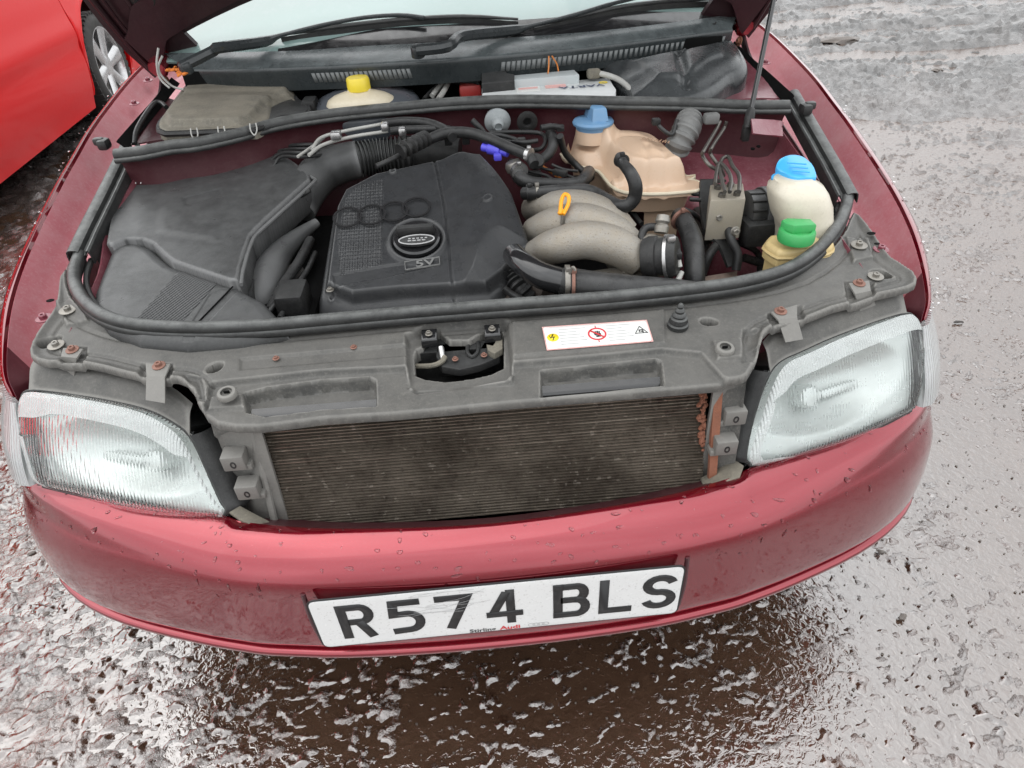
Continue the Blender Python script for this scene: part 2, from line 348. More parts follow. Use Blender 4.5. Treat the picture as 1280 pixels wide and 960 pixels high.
M('plate_white', (.76, .765, .76), .22, coat=.6, coatr=.05, dust=(.55, .55, .53, .14), dsc=25, speck=(.3, .28, .26, .3, 240))
M('headlamp_bowl', (.56, .59, .58), .3, .55, rv=.08, dust=(.4, .4, .37, .3), dsc=25)
M('headlamp_frost', (.78, .80, .79), .3, .0, .8, dust=(.6, .6, .55, .2), dsc=30)
M('indicator_lens', (.5, .51, .51), .22, coat=.7, dust=(.5, .5, .48, .3), dsc=20)
M('brake_booster', (.08, .09, .105), .35, coat=.3, dust=(.1, .1, .11, .3), dsc=30)
M('wire_grey', (.42, .42, .40), .5, dust=(.3, .28, .25, .5), dsc=60)
M('wire_orange', (.6, .2, .04), .5)
M('bright_red_paint', (.72, .004, .006), .45, .0, .25, .08, spec=.25, rv=.03)
M('tyre', (.022, .022, .022), .7, dust=(.09, .085, .075, .4), dsc=12, bump=.002, bsc=60)
M('alloy', (.62, .62, .63), .3, .85, dust=(.3, .28, .25, .3), dsc=20)
M('window_glass', (.05, .06, .06), .05, 0, 1.)
M('windscreen_glass', (.22, .32, .30), .2, coat=1., coatr=.03, dust=(.29, .36, .36, .5), dsc=1.6, rv=.03)
M('grime', (.05, .04, .035), .8, dust=(.14, .11, .09, .6), dsc=20, bump=.002, bsc=120)
M('stone_grey', (.10, .085, .075), .3, dust=(.2, .17, .15, .5), dsc=40, bump=.002, bsc=200)
M('wood_bit', (.03, .024, .02), .5, bump=.001, bsc=300)

def nodes_of(name):
    t = MATS[name].node_tree; return t, t.nodes.new, t.links.new, [n for n in t.nodes if n.type == 'BSDF_PRINCIPLED'][0]
# water drop material / headlamp glass
m = M('water_drop', (.95, .95, .95), .02, trans=1., ior=1.33, rv=0)
def lens_mat():
    m = M('fluted_glass', (.93, .96, .95), .04, trans=1.0, ior=1.06, rv=0, coat=1., coatr=.06)
    t, N, L, b = nodes_of('fluted_glass')
    g = N('ShaderNodeNewGeometry'); wv = N('ShaderNodeTexWave'); wv.wave_type = 'BANDS'; wv.bands_direction = 'X'; wv.inputs['Scale'].default_value = 62; wv.inputs['Distortion'].default_value = .0
    L(g.outputs['Position'], wv.inputs['Vector']); k = N('ShaderNodeBump'); k.inputs['Distance'].default_value = .0024; k.inputs['Strength'].default_value = .8; L(wv.outputs[1], k.inputs['Height']); L(k.outputs[0], b.inputs['Normal'])
lens_mat()
def flute(name, sc, dist):
    t, N, L, b = nodes_of(name)
    g = N('ShaderNodeNewGeometry'); wv = N('ShaderNodeTexWave'); wv.wave_type = 'BANDS'; wv.bands_direction = 'X'; wv.inputs['Scale'].default_value = sc; wv.inputs['Distortion'].default_value = .2
    L(g.outputs['Position'], wv.inputs['Vector']); k = N('ShaderNodeBump'); k.inputs['Distance'].default_value = dist; L(wv.outputs[1], k.inputs['Height']); L(k.outputs[0], b.inputs['Normal'])
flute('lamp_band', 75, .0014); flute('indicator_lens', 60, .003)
def fin_mat():      # radiator matrix: fine fins between tubes
    m = M('radiator_fin', (.12, .095, .07), .5, .5, dust=(.26, .2, .14, .5), dsc=16, speck=(.4, .36, .3, .35, 260))
    t, N, L, b = nodes_of('radiator_fin')
    g = N('ShaderNodeNewGeometry'); wv = N('ShaderNodeTexWave'); wv.bands_direction = 'X'; wv.inputs['Scale'].default_value = 120; wv.inputs['Distortion'].default_value = 2.5; wv.inputs['Detail'].default_value = 2; wv.inputs['Detail Scale'].default_value = 3
    L(g.outputs['Position'], wv.inputs['Vector']); k = N('ShaderNodeBump'); k.inputs['Distance'].default_value = .003; L(wv.outputs[1], k.inputs['Height']); L(k.outputs[0], b.inputs['Normal'])
fin_mat()
def mud_mat():
    m = bpy.data.materials.new('wet_mud'); m.use_nodes = True; MATS['wet_mud'] = m
    t = m.node_tree; t.nodes.clear(); N = t.nodes.new; L = t.links.new
    o = N('ShaderNodeOutputMaterial'); b = N('ShaderNodeBsdfPrincipled'); L(b.outputs[0], o.inputs[0]); g = N('ShaderNodeNewGeometry')
    def noise(sc, det=6, rg=.6, ds=0):
        n = N('ShaderNodeTexNoise'); n.inputs['Scale'].default_value = sc; n.inputs['Detail'].default_value = det; n.inputs['Roughness'].default_value = rg; n.inputs['Distortion'].default_value = ds; L(g.outputs['Position'], n.inputs['Vector']); return n.outputs[0]
    def mrng(x, a, c, d, e):
        k = N('ShaderNodeMapRange'); L(x, k.inputs[0]); k.inputs[1].default_value = a; k.inputs[2].default_value = c; k.inputs[3].default_value = d; k.inputs[4].default_value = e; return k.outputs[0]
    r = N('ShaderNodeValToRGB'); L(noise(2.6, 9, .7), r.inputs[0]); e = r.color_ramp.elements
    e[0].position = .35; e[0].color = (.030, .015, .009, 1); e[1].position = .68; e[1].color = (.11, .052, .032, 1)
    x0 = N('ShaderNodeMix'); x0.data_type = 'RGBA'; L(mrng(noise(60, 6, .75), .5, .75, 0, .6), x0.inputs[0]); L(r.outputs[0], x0.inputs[6]); x0.inputs[7].default_value = (.13, .085, .065, 1)
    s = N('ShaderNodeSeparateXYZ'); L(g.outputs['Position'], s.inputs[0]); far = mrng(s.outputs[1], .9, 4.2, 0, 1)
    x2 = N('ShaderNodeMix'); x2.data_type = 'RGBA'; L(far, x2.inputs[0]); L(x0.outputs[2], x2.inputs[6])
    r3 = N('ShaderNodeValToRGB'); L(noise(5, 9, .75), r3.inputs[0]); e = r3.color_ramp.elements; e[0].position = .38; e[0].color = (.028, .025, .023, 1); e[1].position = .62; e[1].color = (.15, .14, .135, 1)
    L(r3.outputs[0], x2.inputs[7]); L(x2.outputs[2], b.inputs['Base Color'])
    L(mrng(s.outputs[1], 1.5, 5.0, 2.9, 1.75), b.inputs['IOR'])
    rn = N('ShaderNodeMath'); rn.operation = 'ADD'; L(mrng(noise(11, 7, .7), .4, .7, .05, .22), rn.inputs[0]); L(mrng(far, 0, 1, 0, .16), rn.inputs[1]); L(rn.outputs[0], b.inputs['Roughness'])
    k = N('ShaderNodeBump'); k.inputs['Distance'].default_value = .0045; L(noise(120, 5, .6, 1.0), k.inputs['Height'])
    L(mrng(noise(14, 5, .7), .42, .6, .15, 1), k.inputs['Strength'])
    L(k.outputs[0], b.inputs['Normal'])
mud_mat()
def puddle_mat():
    m = M('muddy_water', (.060, .032, .020), .03, ior=3.0, rv=0, dust=(.12, .070, .045, .6), dsc=3)
    t, N, L, b = nodes_of('muddy_water')
    g = N('ShaderNodeNewGeometry'); n = N('ShaderNodeTexNoise'); n.inputs['Scale'].default_value = 62; n.inputs['Detail'].default_value = 3; n.inputs['Distortion'].default_value = .8; L(g.outputs['Position'], n.inputs['Vector'])
    k = N('ShaderNodeBump'); k.inputs['Distance'].default_value = .0026; L(n.outputs[0], k.inputs['Height']); L(k.outputs[0], b.inputs['Normal'])
puddle_mat()
# ================================================================== GROUND
def fbm(x, y, seed=0, oct=5, f0=1., gain=.5):
    """value-noise fbm on numpy arrays"""
    r = np.random.default_rng(seed); tab = r.random((256, 256)); o = np.zeros_like(x); a = 1.; f = f0
    for k in range(oct):
        u, v = x * f + 17.3 * k, y * f + 9.1 * k; i, j = np.floor(u).astype(int), np.floor(v).astype(int); s, t = u - i, v - j
        s = s * s * (3 - 2 * s); t = t * t * (3 - 2 * t); g = lambda p, q: tab[(i + p) % 256, (j + q) % 256]
        o += a * ((g(0, 0) * (1 - s) + g(1, 0) * s) * (1 - t) + (g(0, 1) * (1 - s) + g(1, 1) * s) * t - .5); a *= gain; f *= 2
    return o
def ground_h(x, y):
    far = ss((y - 1.2) / 3.5)
    big = fbm(x, y, 3, 3, .7) * (.012 + .05 * far) + np.maximum(0, fbm(x, y, 31, 2, .25)) * .10 * ss((y - 3.2) / 2.5)
    mid = fbm(x * 1.0, y * 1.15, 5, 3, 9.) * (.006 + .016 * far)
    wx_, wy_ = x + .03 * fbm(x, y, 41, 2, 9.), y + .03 * fbm(x, y, 42, 2, 9.)
    q = fbm(wx_, wy_ * 1.5, 8, 3, 56., .62); msk = fbm(x, y, 51, 4, 2.6); fine = np.maximum(q + .10 * msk + .066 + .02 * np.exp(-((y + .1) / .5) ** 2), 0) * .019 * (1 + 1.2 * far)
    # ruts run left-right on the far side of the yard
    rut = fbm(x * .6, y * 2.0, 12, 5, 1.6, .62) * .085 * ss((y - 2.2) / 3)
    track = .004 * ss((.55 - np.hypot((x + .0) / 1.3, (y + .25) / .9)) / .5)
    return big + mid + fine + rut - track - .0070
def axis(a, b, lo, hi, fine, g):
    xs = list(np.arange(a, b, fine)); s = fine
    while xs[-1] < hi: s *= g; xs.append(xs[-1] + s)
    s = fine; l = []
    x = a
    while x > lo: s *= g; x -= s; l.append(x)
    return np.array(l[::-1] + xs)
gx = axis(-1.35, 1.6, -600, 600, .0044, 1.011); gy = axis(-.55, .95, -300, 900, .0044, 1.008)
GX, GY = np.meshgrid(gx, gy, indexing='ij'); GZ = ground_h(GX, GY)
rad = np.hypot(GX, GY); GZ = GZ * (1 - ss((rad - 20) / 30)) + 0.02 * ss((rad - 20) / 30)
def grid_obj(name, X, Y, Z, mat, kind):
    a, b = X.shape; me = bpy.data.meshes.new(name); n = a * b
    me.vertices.add(n); me.vertices.foreach_set('co', np.stack([X, Y, Z], -1).astype('f').ravel())
    i, j = np.meshgrid(np.arange(a - 1), np.arange(b - 1), indexing='ij'); i = i.ravel(); j = j.ravel()
    F = np.stack([i * b + j, (i + 1) * b + j, (i + 1) * b + j + 1, i * b + j + 1], 1).astype('i')
    me.loops.add(F.size); me.loops.foreach_set('vertex_index', F.ravel()); me.polygons.add(len(F)); me.polygons.foreach_set('loop_start', np.arange(0, F.size, 4, dtype='i'))
    me.update(calc_edges=True); me.polygons.foreach_set('use_smooth', np.ones(len(F), bool)); me.materials.append(MATS[mat])
    o = bpy.data.objects.new(name, me); COL.objects.link(o); o['kind'] = kind; return o
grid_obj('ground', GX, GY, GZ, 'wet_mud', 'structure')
px_ = np.linspace(-14, 16, 60); X, Y = np.meshgrid(px_, np.linspace(-6, 16, 50), indexing='ij')
grid_obj('puddle_water', X, Y, X * 0 - .0052, 'muddy_water', 'structure')
# fine grit poking out of the water film: one mass
def gravel():
    vs, fs = [], []; base = [(1, 0, 0), (0, 1, 0), (-1, 0, 0), (0, -1, 0), (.5, .4, .6), (-.45, .4, .65), (-.4, -.45, .6), (.45, -.45, .55)]
    ff = [(0, 1, 4), (1, 5, 4), (1, 2, 5), (2, 6, 5), (2, 3, 6), (3, 7, 6), (3, 0, 7), (0, 4, 7), (4, 5, 6, 7)]
    n = 7000; x = rng.uniform(-1.6, 2.4, n); y = -0.6 + 3.2 * rng.random(n) ** 1.5; h = ground_h(x, y); s = .0014 + .0026 * rng.random(n) ** 3; th = rng.random(n) * 6.28
    B = V(base)
    for k in range(n):
        c, sn = math.cos(th[k]), math.sin(th[k]); q = B * s[k] * rng.uniform(.6, 1.3, (8, 3)); q = np.stack([q[:, 0] * c - q[:, 1] * sn, q[:, 0] * sn + q[:, 1] * c, q[:, 2] * .7], 1)
        vs += (q + (x[k], y[k], max(h[k], -.004) + s[k] * .2)).tolist(); fs += [tuple(i + 8 * k for i in f) for f in ff]
    o = fin('gravel', vs, fs, 'stone_grey', angle=60, kind='stuff'); o['label'] = 'fine wet grit scattered over the muddy yard'; o['category'] = 'gravel'
gravel()
def stone(px, py, s, label, flat=.6, el=1.3, mat='stone_grey', name='stone', rot=0):
    c = P(px, py, 0); bm = bmesh.new(); bmesh.ops.create_icosphere(bm, subdivisions=2, radius=1)
    r = random.Random(int(px * 7 + py))
    off = [r.uniform(0, 9) for _ in range(3)]
    vs = []
    for v in bm.verts:
        k = 1 + .35 * math.sin(2.3 * v.co.x + off[0]) * math.cos(2.9 * v.co.y + off[1]) + .15 * math.sin(5 * v.co.z + 4 * v.co.x + off[2])
        x, y = v.co.x * s * el * k, v.co.y * s * k; vs.append((c[0] + x * math.cos(rot) - y * math.sin(rot), c[1] + x * math.sin(rot) + y * math.cos(rot), .001 + s * flat * .3 + v.co.z * s * flat * k))
    fs = [[v.index for v in f.verts] for f in bm.faces]; bm.free()
    o = fin(name, vs, fs, mat, angle=35); o['label'] = label; o['category'] = 'stone' if name == 'stone' else 'stick'; o['group'] = 'stones lying on the wet mud' if name == 'stone' else 'wood scraps on the wet mud'
stone(1012, 702, .008, 'dark sliver of wood on the wet mud right of the bumper corner', .4, 2.4, 'wood_bit', 'wood_scrap', -.3)
stone(1198, 403, .007, 'small dark sliver of wood on the mud right of the right headlight', .4, 2.6, 'wood_bit', 'wood_scrap', -.2)
stone(1172, 89, .03, 'dark round stone on the pale mud in the far right of the yard', .5, 1.2)
stone(1128, 772, .007, 'rounded dark stone at the edge of the puddle, below the right end of the bumper')
stone(1048, 52, .09, 'large pale lump of broken concrete on the mud behind the right wing', .35, 1.8, 'stone_grey', 'stone', .3)
stone(58, 768, .005, 'tiny dark stone in the puddle left of the bumper'); stone(40, 692, .006, 'dark stone at the left picture edge beside the bumper corner')
stone(1100, 690, .006, 'flat dark stone in the pale film of water right of the bumper')

# ================================================================== RED HATCHBACK AT THE LEFT
def wheel(parent, c, r, wd, side):
    """tyre + alloy rim, axle along x; side = +1 faces +x"""
    t = MB(); t.lathe(c, [(r * .73, -wd / 2), (r * .84, -wd / 2 - .006), (r * .93, -wd * .47), (r * .985, -wd * .36), (r, -wd * .2), (r, wd * .2), (r * .985, wd * .36), (r * .93, wd * .47), (r * .84, wd / 2 + .006), (r * .73, wd / 2)], 64, (side, 0, 0), cap=False)
    for k in range(48):                                # tread blocks across the shoulder
        a = 2 * math.pi * k / 48
        for o_ in (-.33, .33):
            t.box(V(c) + V((o_ * wd, (r - .004) * math.cos(a), (r - .004) * math.sin(a))), (wd * .26, .026, .013), R=[[1, 0, 0], [0, -math.sin(a), math.cos(a)], [0, math.cos(a), math.sin(a)]])
    tw = t.build('tyre', 'tyre', parent)
    q = MB(); q.lathe(c, [(r * .74, -wd * .3), (r * .74, wd * .46), (r * .765, wd * .5), (r * .71, wd * .5), (r * .68, wd * .40), (r * .66, -wd * .1), (r * .1, -wd * .1)], 48, (side, 0, 0), cap=False)
    for k in range(6):
        a = 2 * math.pi * k / 6 + .2; d = V((0, math.cos(a), math.sin(a))); p_ = V((0, -math.sin(a), math.cos(a))); x = V((side, 0, 0))
        rows = []
        for rr, hw, h in ((.10, .07, .36), (.35, .085, .40), (.71, .14, .46)):
            rows.append([V(c) + d * rr * r + p_ * hw * r * s + x * (h - abs(s) * .12) * wd for s in (-1, -.5, .5, 1)])
        q.loft(rows, 2, 3, thick=.02)
    q.lathe(c, [(r * .2, wd * .2), (r * .2, wd * .4), (r * .12, wd * .43), (.001, wd * .43)], 24, (side, 0, 0))
    q.build('rim', 'alloy', tw)
    d = MB(); d.lathe(c, [(r * .5, -.01), (r * .5, .0), (.03, .0)], 32, (side, 0, 0)); d.build('brake_disc', 'dull_metal', tw)
def hatchback():
    R_ = root('parked_car', (-3.235, 3.0, 0), 'bright red car with silver alloy wheel, cut off at the left edge', 'car')
    X = -2.395; yc, zc, ar = 4.60, .34, .42; xc = -3.235
    def side(sgn):
        rows = []; ys = [.75, 1.3, 2.0, 2.7, 3.4, 3.9, 4.17]
        def xs(z, y):                                  # body side profile (distance from the centre line)
            b = .84 + .0 - .10 * ss((y - 5.3) / .5) - .16 * ss((1.2 - y) / .9)
            return b * (1 - .0 * y) - .055 * ss((.42 - z) / .3) - .03 * ss((z - .62) / .35) + .012 * math.exp(-((z - .60) / .035) ** 2)
        zs = [.17, .22, .30, .42, .52, .58, .62, .70, .80, .90, .95]
        b = MB(); b.loft([[(xc + sgn * xs(z, y), y, z) for z in zs] for y in ys], 3, 3, thick=.012 * 1, flip=sgn < 0)
        # over the wheel arch
        rr = []
        for k in range(13):
            a = math.pi * (1 - k / 12); ya, za = yc + ar * math.cos(a), max(.17, zc + ar * math.sin(a))
            if k in (0, 12): za = .24
            rr.append([(xc + sgn * (xs(za, ya) - .02), ya, za), (xc + sgn * (xs(za, ya) + .012), ya, za)] + [(xc + sgn * (xs(za + (.95 - za) * t, ya) + .008 * (1 - t)), ya, za + (.95 - za) * t) for t in (.12, .3, .5, .7, .85, 1)])
        b.loft(rr, 2, 2, thick=.01, flip=sgn < 0)
        b.loft([[(xc + sgn * xs(z, y), y, z) for z in zs] for y in (4.99, 5.2, 5.45, 5.6)], 3, 3, thick=.012, flip=sgn < 0)
        return b
    s = side(1); t = side(-1); k = len(s.v); s.v += t.v; s.f += [tuple(i + k for i in f) for f in t.f]; s.m += t.m
    def xq(z, y): return .84 - .10 * ss((y - 5.3) / .5) - .16 * ss((1.2 - y) / .9) - .055 * ss((.42 - z) / .3) - .03 * ss((z - .62) / .35) + .012 * math.exp(-((z - .60) / .035) ** 2)
    zz = (.17, .25, .35, .45, .58, .70, .82, .95)
    s.loft([[(xc - xq(z, 5.6), 5.6, z), (xc - .4, 5.70, z), (xc, 5.73, z), (xc + .4, 5.70, z), (xc + xq(z, 5.6), 5.6, z)] for z in zz], 3, 3, thick=.012)
    s.loft([[(xc - xq(z, .75), .75, z), (xc - .45, .60, z), (xc, .55, z), (xc + .45, .60, z), (xc + xq(z, .75), .75, z)] for z in zz], 3, 3, thick=.012, flip=True)
    s.loft([[(xc - xq(.95, y) + e, y - d * .0, z - .012), (xc - .4, y - d, z), (xc + .4, y - d, z), (xc + xq(.95, y) - e, y, z - .012)] for y, z, d, e in ((.75, .955, .14, 0), (1.1, 1.0, .02, .01), (1.75, 1.02, 0, .03))], 3, 3, thick=.012, flip=True)
    s.build('body', 'bright_red_paint', R_, angle=50)
    g = MB(); g.loft([[(xc - .80, y, .95), (xc - .62, y + d, 1.40), (xc + .62, y + d, 1.40), (xc + .80, y, .95)] for y, d in ((1.7, .8), (2.6, .3), (4.0, 0), (5.5, -.4))], 2, 3)
    g.build('side_windows', 'window_glass', R_)
    r2 = MB(); r2.loft([[(xc - .62, y, z - .03), (xc, y, z), (xc + .62, y, z - .03)] for y, z in ((2.3, 1.42), (3.2, 1.47), (4.3, 1.46), (5.2, 1.40))], 3, 3, thick=.02, flip=True); r2.build('roof', 'bright_red_paint', R_)
    u = MB(); u.box((xc, 3.1, .30), (1.45, 4.6, .2), ch=.02); u.box((xc, yc, .5), (1.40, .8, .5)); u.build('underbody', 'black', R_)
    for y in (yc, 1.95):
        for sg in (1, -1): wheel(R_, (xc + sg * .74, y, .33), .33, .19, sg)
    h = MB(); h.tube([(X - .0, 2.9, .80), (X + .035, 2.92, .80), (X + .035, 3.08, .80), (X, 3.10, .80)], .011); h.build('door_handle', 'bright_red_paint', R_)
    ln = MB()
    for y in (1.35, 2.45):
        ln.tube([(xc + .846 , y, .24), (xc + .842, y, .5), (xc + .812, y, .93)], .003, 6)
    ln.build('door_gap', 'black', R_, kind='stuff')
    th = math.radians(4.5); dx, dy = -3.235 + 2.4, 3.0 - 4.6; R_.rotation_euler = (0, 0, th); R_.location = (-2.4 + dx * math.cos(th) - dy * math.sin(th), 4.6 + dx * math.sin(th) + dy * math.cos(th), 0)
hatchback()

# ================================================================== THE DARK RED CAR
CAR = root('car', (0, 1.2, 0), 'dark red car with bonnet propped open over its dusty engine bay', 'car')
def sm(pts): return [(-x, y, z) for x, y, z in pts]
# ---- bumper: plan curves of the right half, rows from the top ledge down to the lip
bx = [0, .12, .24, .315, .36, .385, .45, .58, .676, .735, .768, .79, .805, .815]
ledge_y = [.058, .064, .078, .094, .106, .118, .134, .170, .212, .262, .325, .40, .50, .60]
ledge_z = [.546, .546, .545, .543, .540, .545, .546, .549, .550, .551, .552, .552, .55, .55]
face_x = [0, .12, .24, .315, .36, .395, .47, .59, .677, .738, .778, .802, .818, .828]
face_y = [.003, .005, .012, .023, .033, .044, .073, .128, .183, .241, .318, .40, .50, .60]
def brow(k, d, z, zr=0, fw=0):
    """row k: blend 0 (ledge) .. 1 (face), pushed out by d, at height z (+zr towards the ends)"""
    o = []
    for i in range(len(bx)):
        t = (i / (len(bx) - 1)) ** 2
        x = bx[i] * (1 - k) + face_x[i] * k; y = ledge_y[i] * (1 - k) + face_y[i] * k
        j0, j1 = max(0, i - 1), min(len(bx) - 1, i + 1); tx, ty = face_x[j1] - face_x[j0], face_y[j1] - face_y[j0]; l = math.hypot(tx, ty); nx_, ny_ = ty / l, -tx / l
        zz = z if z is not None else ledge_z[i]; d_ = d; d = d + fw * float(np.interp(x, [.3, .4, .53, .66, .74, .80, .83], [0, .006, .018, .030, .030, .018, .006]))
        o.append((x + nx_ * d, y + ny_ * d, zz + zr * t)); d = d_
    return sm(o[1:][::-1]) + o
rows = [brow(0, -.012, .528), brow(0, -.004, .540), brow(0, .0, None), brow(.22, .0, .5445), brow(.5, .004, .537), brow(.8, .002, .5235), brow(.95, .003, .5085), brow(1, .003, .494, 0, .25), brow(1, .002, .460, 0, .75), brow(1, .002, .405, -.01, 1), brow(1, .002, .362, -.01, 1), brow(1, -.003, .354, -.01, 1), brow(1, -.010, .349, -.01, 1), brow(1, -.009, .343, -.01, 1), brow(1, .003, .339, -.01, 1), brow(1, .004, .330, -.01, 1), brow(1, -.004, .324, -.01, 1), brow(1, -.05, .32, -.01, 1)]
b = MB(); b.loft(rows, 3, 3, thick=.004, flip=True); bumper = b.build('bumper', 'red_paint', CAR, angle=60)
b = MB(); b.loft([brow(1, -.05, .33, .02), brow(1, -.06, .26, .02), brow(1, -.08, .19, .02), brow(1, -.12, .17, .02)], 2, 3, thick=.004, flip=True); b.build('lower_valance', 'black', CAR)
# inner lip that closes the slot in front of the radiator
b = MB(); b.loft([[(x, y + .045, .500) for x, y in zip([-.34, -.24, -.12, 0, .12, .24, .34], [.10, .078, .064, .058, .064, .078, .10])], [(x, y + .002, .535) for x, y in zip([-.34, -.24, -.12, 0, .12, .24, .34], [.10, .078, .064, .058, .064, .078, .10])]], 3, 2, thick=.004, flip=False); b.build('grille_aperture_lip', 'red_dark', bumper)
# water drops and streaks on the bumper top
def drops():
    b = MB(); R1 = [cr(r, 6) for r in rows[2:9]]; G = V([R1[i] for i in range(len(R1))]); nn_ = G.shape[1]
    r = random.Random(4)
    for k in range(1700):
        i = r.uniform(0, 5.9); j = r.uniform(6, nn_ - 7); a, c = int(i), int(j); fi, fj = i - a, j - c
        p = (G[a, c] * (1 - fi) + G[a + 1, c] * fi) * (1 - fj) + (G[a, c + 1] * (1 - fi) + G[a + 1, c + 1] * fi) * fj
        n_ = np.cross(G[a, c + 1] - G[a, c], G[a + 1, c] - G[a, c]); n_ /= np.linalg.norm(n_)
        if n_[2] < 0: n_ = -n_
        s = .0005 + .0034 * r.random() ** 6; el = 1 if r.random() < .8 else r.uniform(1.5, 3)
        b.lathe(p - n_ * .0003, [(s, 0), (s * .92, s * .22), (s * .6, s * .42), (s * .05, s * .5)], 9, n_, sc=(el, 1), wob=lambda t, q=r.random() * 6: 1 + .25 * math.sin(2 * t + q) + .12 * math.sin(3 * t))
    b.build('water_drops', 'water_drop', bumper, kind='stuff')
drops()
# ---- number plate
pf = frame(P(388, 752, .485), P(857, 709, .485), P(403, 806, .374))
pf = (V((0, -.0035, .4405)), V((1, 0, 0)), V((0, .0, 1.)), None); nrm = np.cross(pf[1], pf[2]); nrm = -nrm if nrm[1] > 0 else nrm; pf = (pf[0], pf[1], pf[2], nrm)
b = MB(); hfield(rounded([(-.2565, -.0545), (.2565, -.0545), (.2565, .0545), (-.2565, .0545)], .010, 5), lambda x, y: 0 * x + .003, .004, .004, fr=pf, er=.0005, mb=b)
plate = b.build('number_plate', 'plate_white', CAR)
b = MB(); ribbon(b, rounded([(-.2575, -.0555), (.2575, -.0555), (.2575, .0555), (-.2575, .0555)], .012, 5), .004, .0015, pf, True); b.build('plate_edge', 'print_black', plate)
W_, H_ = .050, .079
def arc(cx, cy, rx, ry, a0, a1, n=10): return [(cx + rx * math.cos(math.radians(a0 + (a1 - a0) * k / n)), cy + ry * math.sin(math.radians(a0 + (a1 - a0) * k / n))) for k in range(n + 1)]
t_ = .0135; w2, h2 = W_ / 2 - t_ / 2, H_ / 2 - t_ / 2
GL = {
 'R': [[(-w2, -H_ / 2), (-w2, h2), (.006, h2)] + arc(.006, h2 - .017, .012, .017, 80, -80, 8) + [(-w2 + .006, h2 - .034)], [(.002, h2 - .034), (w2 - .001, -H_ / 2)]],
 '5': [[(W_ / 2 - .003, h2), (-w2 + .003, h2), (-w2 + .001, .006), (.002, .007)] + arc(.002, -.0125, w2 - .002, .0195, 80, -90, 9) + [(-w2 - .004, -h2 - .001)]],
 '7': [[(-W_ / 2, h2), (w2 + .001, h2), (-.008, -H_ / 2)]],
 '4': [[(.009, -H_ / 2), (.009, H_ / 2)], [(.004, h2 + .002), (-w2 + .001, -.0155)], [(-W_ / 2 - .001, -.016), (W_ / 2 + .001, -.016)]],
 'B': [[(-w2, -h2), (-w2, h2), (.008, h2)] + arc(.008, h2 - .0155, .0105, .0155, 80, -80, 7) + [(-w2 + .004, h2 - .031)], [(.006, h2 - .031)] + arc(.008, -h2 + .0172, .013, .0172, 70, -80, 7) + [(.006, -h2), (-w2 - .007, -h2)], [(-w2 - .007, h2), (-w2 + .008, h2)]],
 'L': [[(-w2 + .002, H_ / 2), (-w2 + .002, -h2), (W_ / 2, -h2)]],
 'S': [arc(0, h2 - .0165, w2, .0165, 15, 265, 12) + arc(0, -h2 + .0165, w2, .0165, 85, -165, 12)],
}
for ch, x in zip('R574BLS', (-.199, -.131, -.064, .006, .100, .163, .226)):
    b = MB()
    for i, s in enumerate(GL[ch]):
        fr_ = (pf[0] + pf[3] * (.0033 + .00012 * i), pf[1], pf[2], pf[3]); ribbon(b, [(p[0] + x, p[1] + .003) for p in s], t_ if ch != '4' else .0125, .0004, fr_)
    b.build('plate_character', 'print_black', plate, angle=0)
f3 = (pf[0] + pf[3] * .0031, pf[1], pf[2], pf[3])
text('dealer_name', 'Stirling', .011, f3, (-.028, -.049), 'print_black', plate, th=.0004, sx=1.25, bold=.0002); text('dealer_name', 'Audi', .012, f3, (.012, -.0485), 'label_red', plate, th=.0004, sx=1.3, bold=.0003)
b = MB()
for k in range(4): ribbon(b, ell(.043 + .0068 * k, -.0475, .0048, .0036, 20), .0007, .0003 + .00008 * k, f3, True)
b.build('dealer_rings', 'print_grey', plate, angle=0)
b = MB(); r = random.Random(3)
for k in range(9):                                    # scratches / mud hairs over the 5 and 7
    x0, y0 = r.uniform(-.17, -.10), r.uniform(.0, .05); pts = [(x0, y0)]
    a = r.uniform(-.5, .4)
    for q in range(7): a += r.uniform(-.25, .3); pts.append((pts[-1][0] + .013 * math.cos(a), max(-.05, min(.052, pts[-1][1] + .010 * math.sin(a)))))
    b.tube([pf[0] + pf[1] * p[0] + pf[2] * p[1] + pf[3] * .0040 for p in pts], .00022, 4, sub=2)
b.build('scratches', 'print_grey', plate, angle=0)
for sgn in (-1, 1):                                   # dark recess edges beside the plate
    b = MB(); b.tube([V((sgn * .266, .012, .492)), V((sgn * .269, .013, .43)), V((sgn * .266, .013, .378))], .0035, 8); b.build('plate_recess_edge', 'red_dark', bumper)

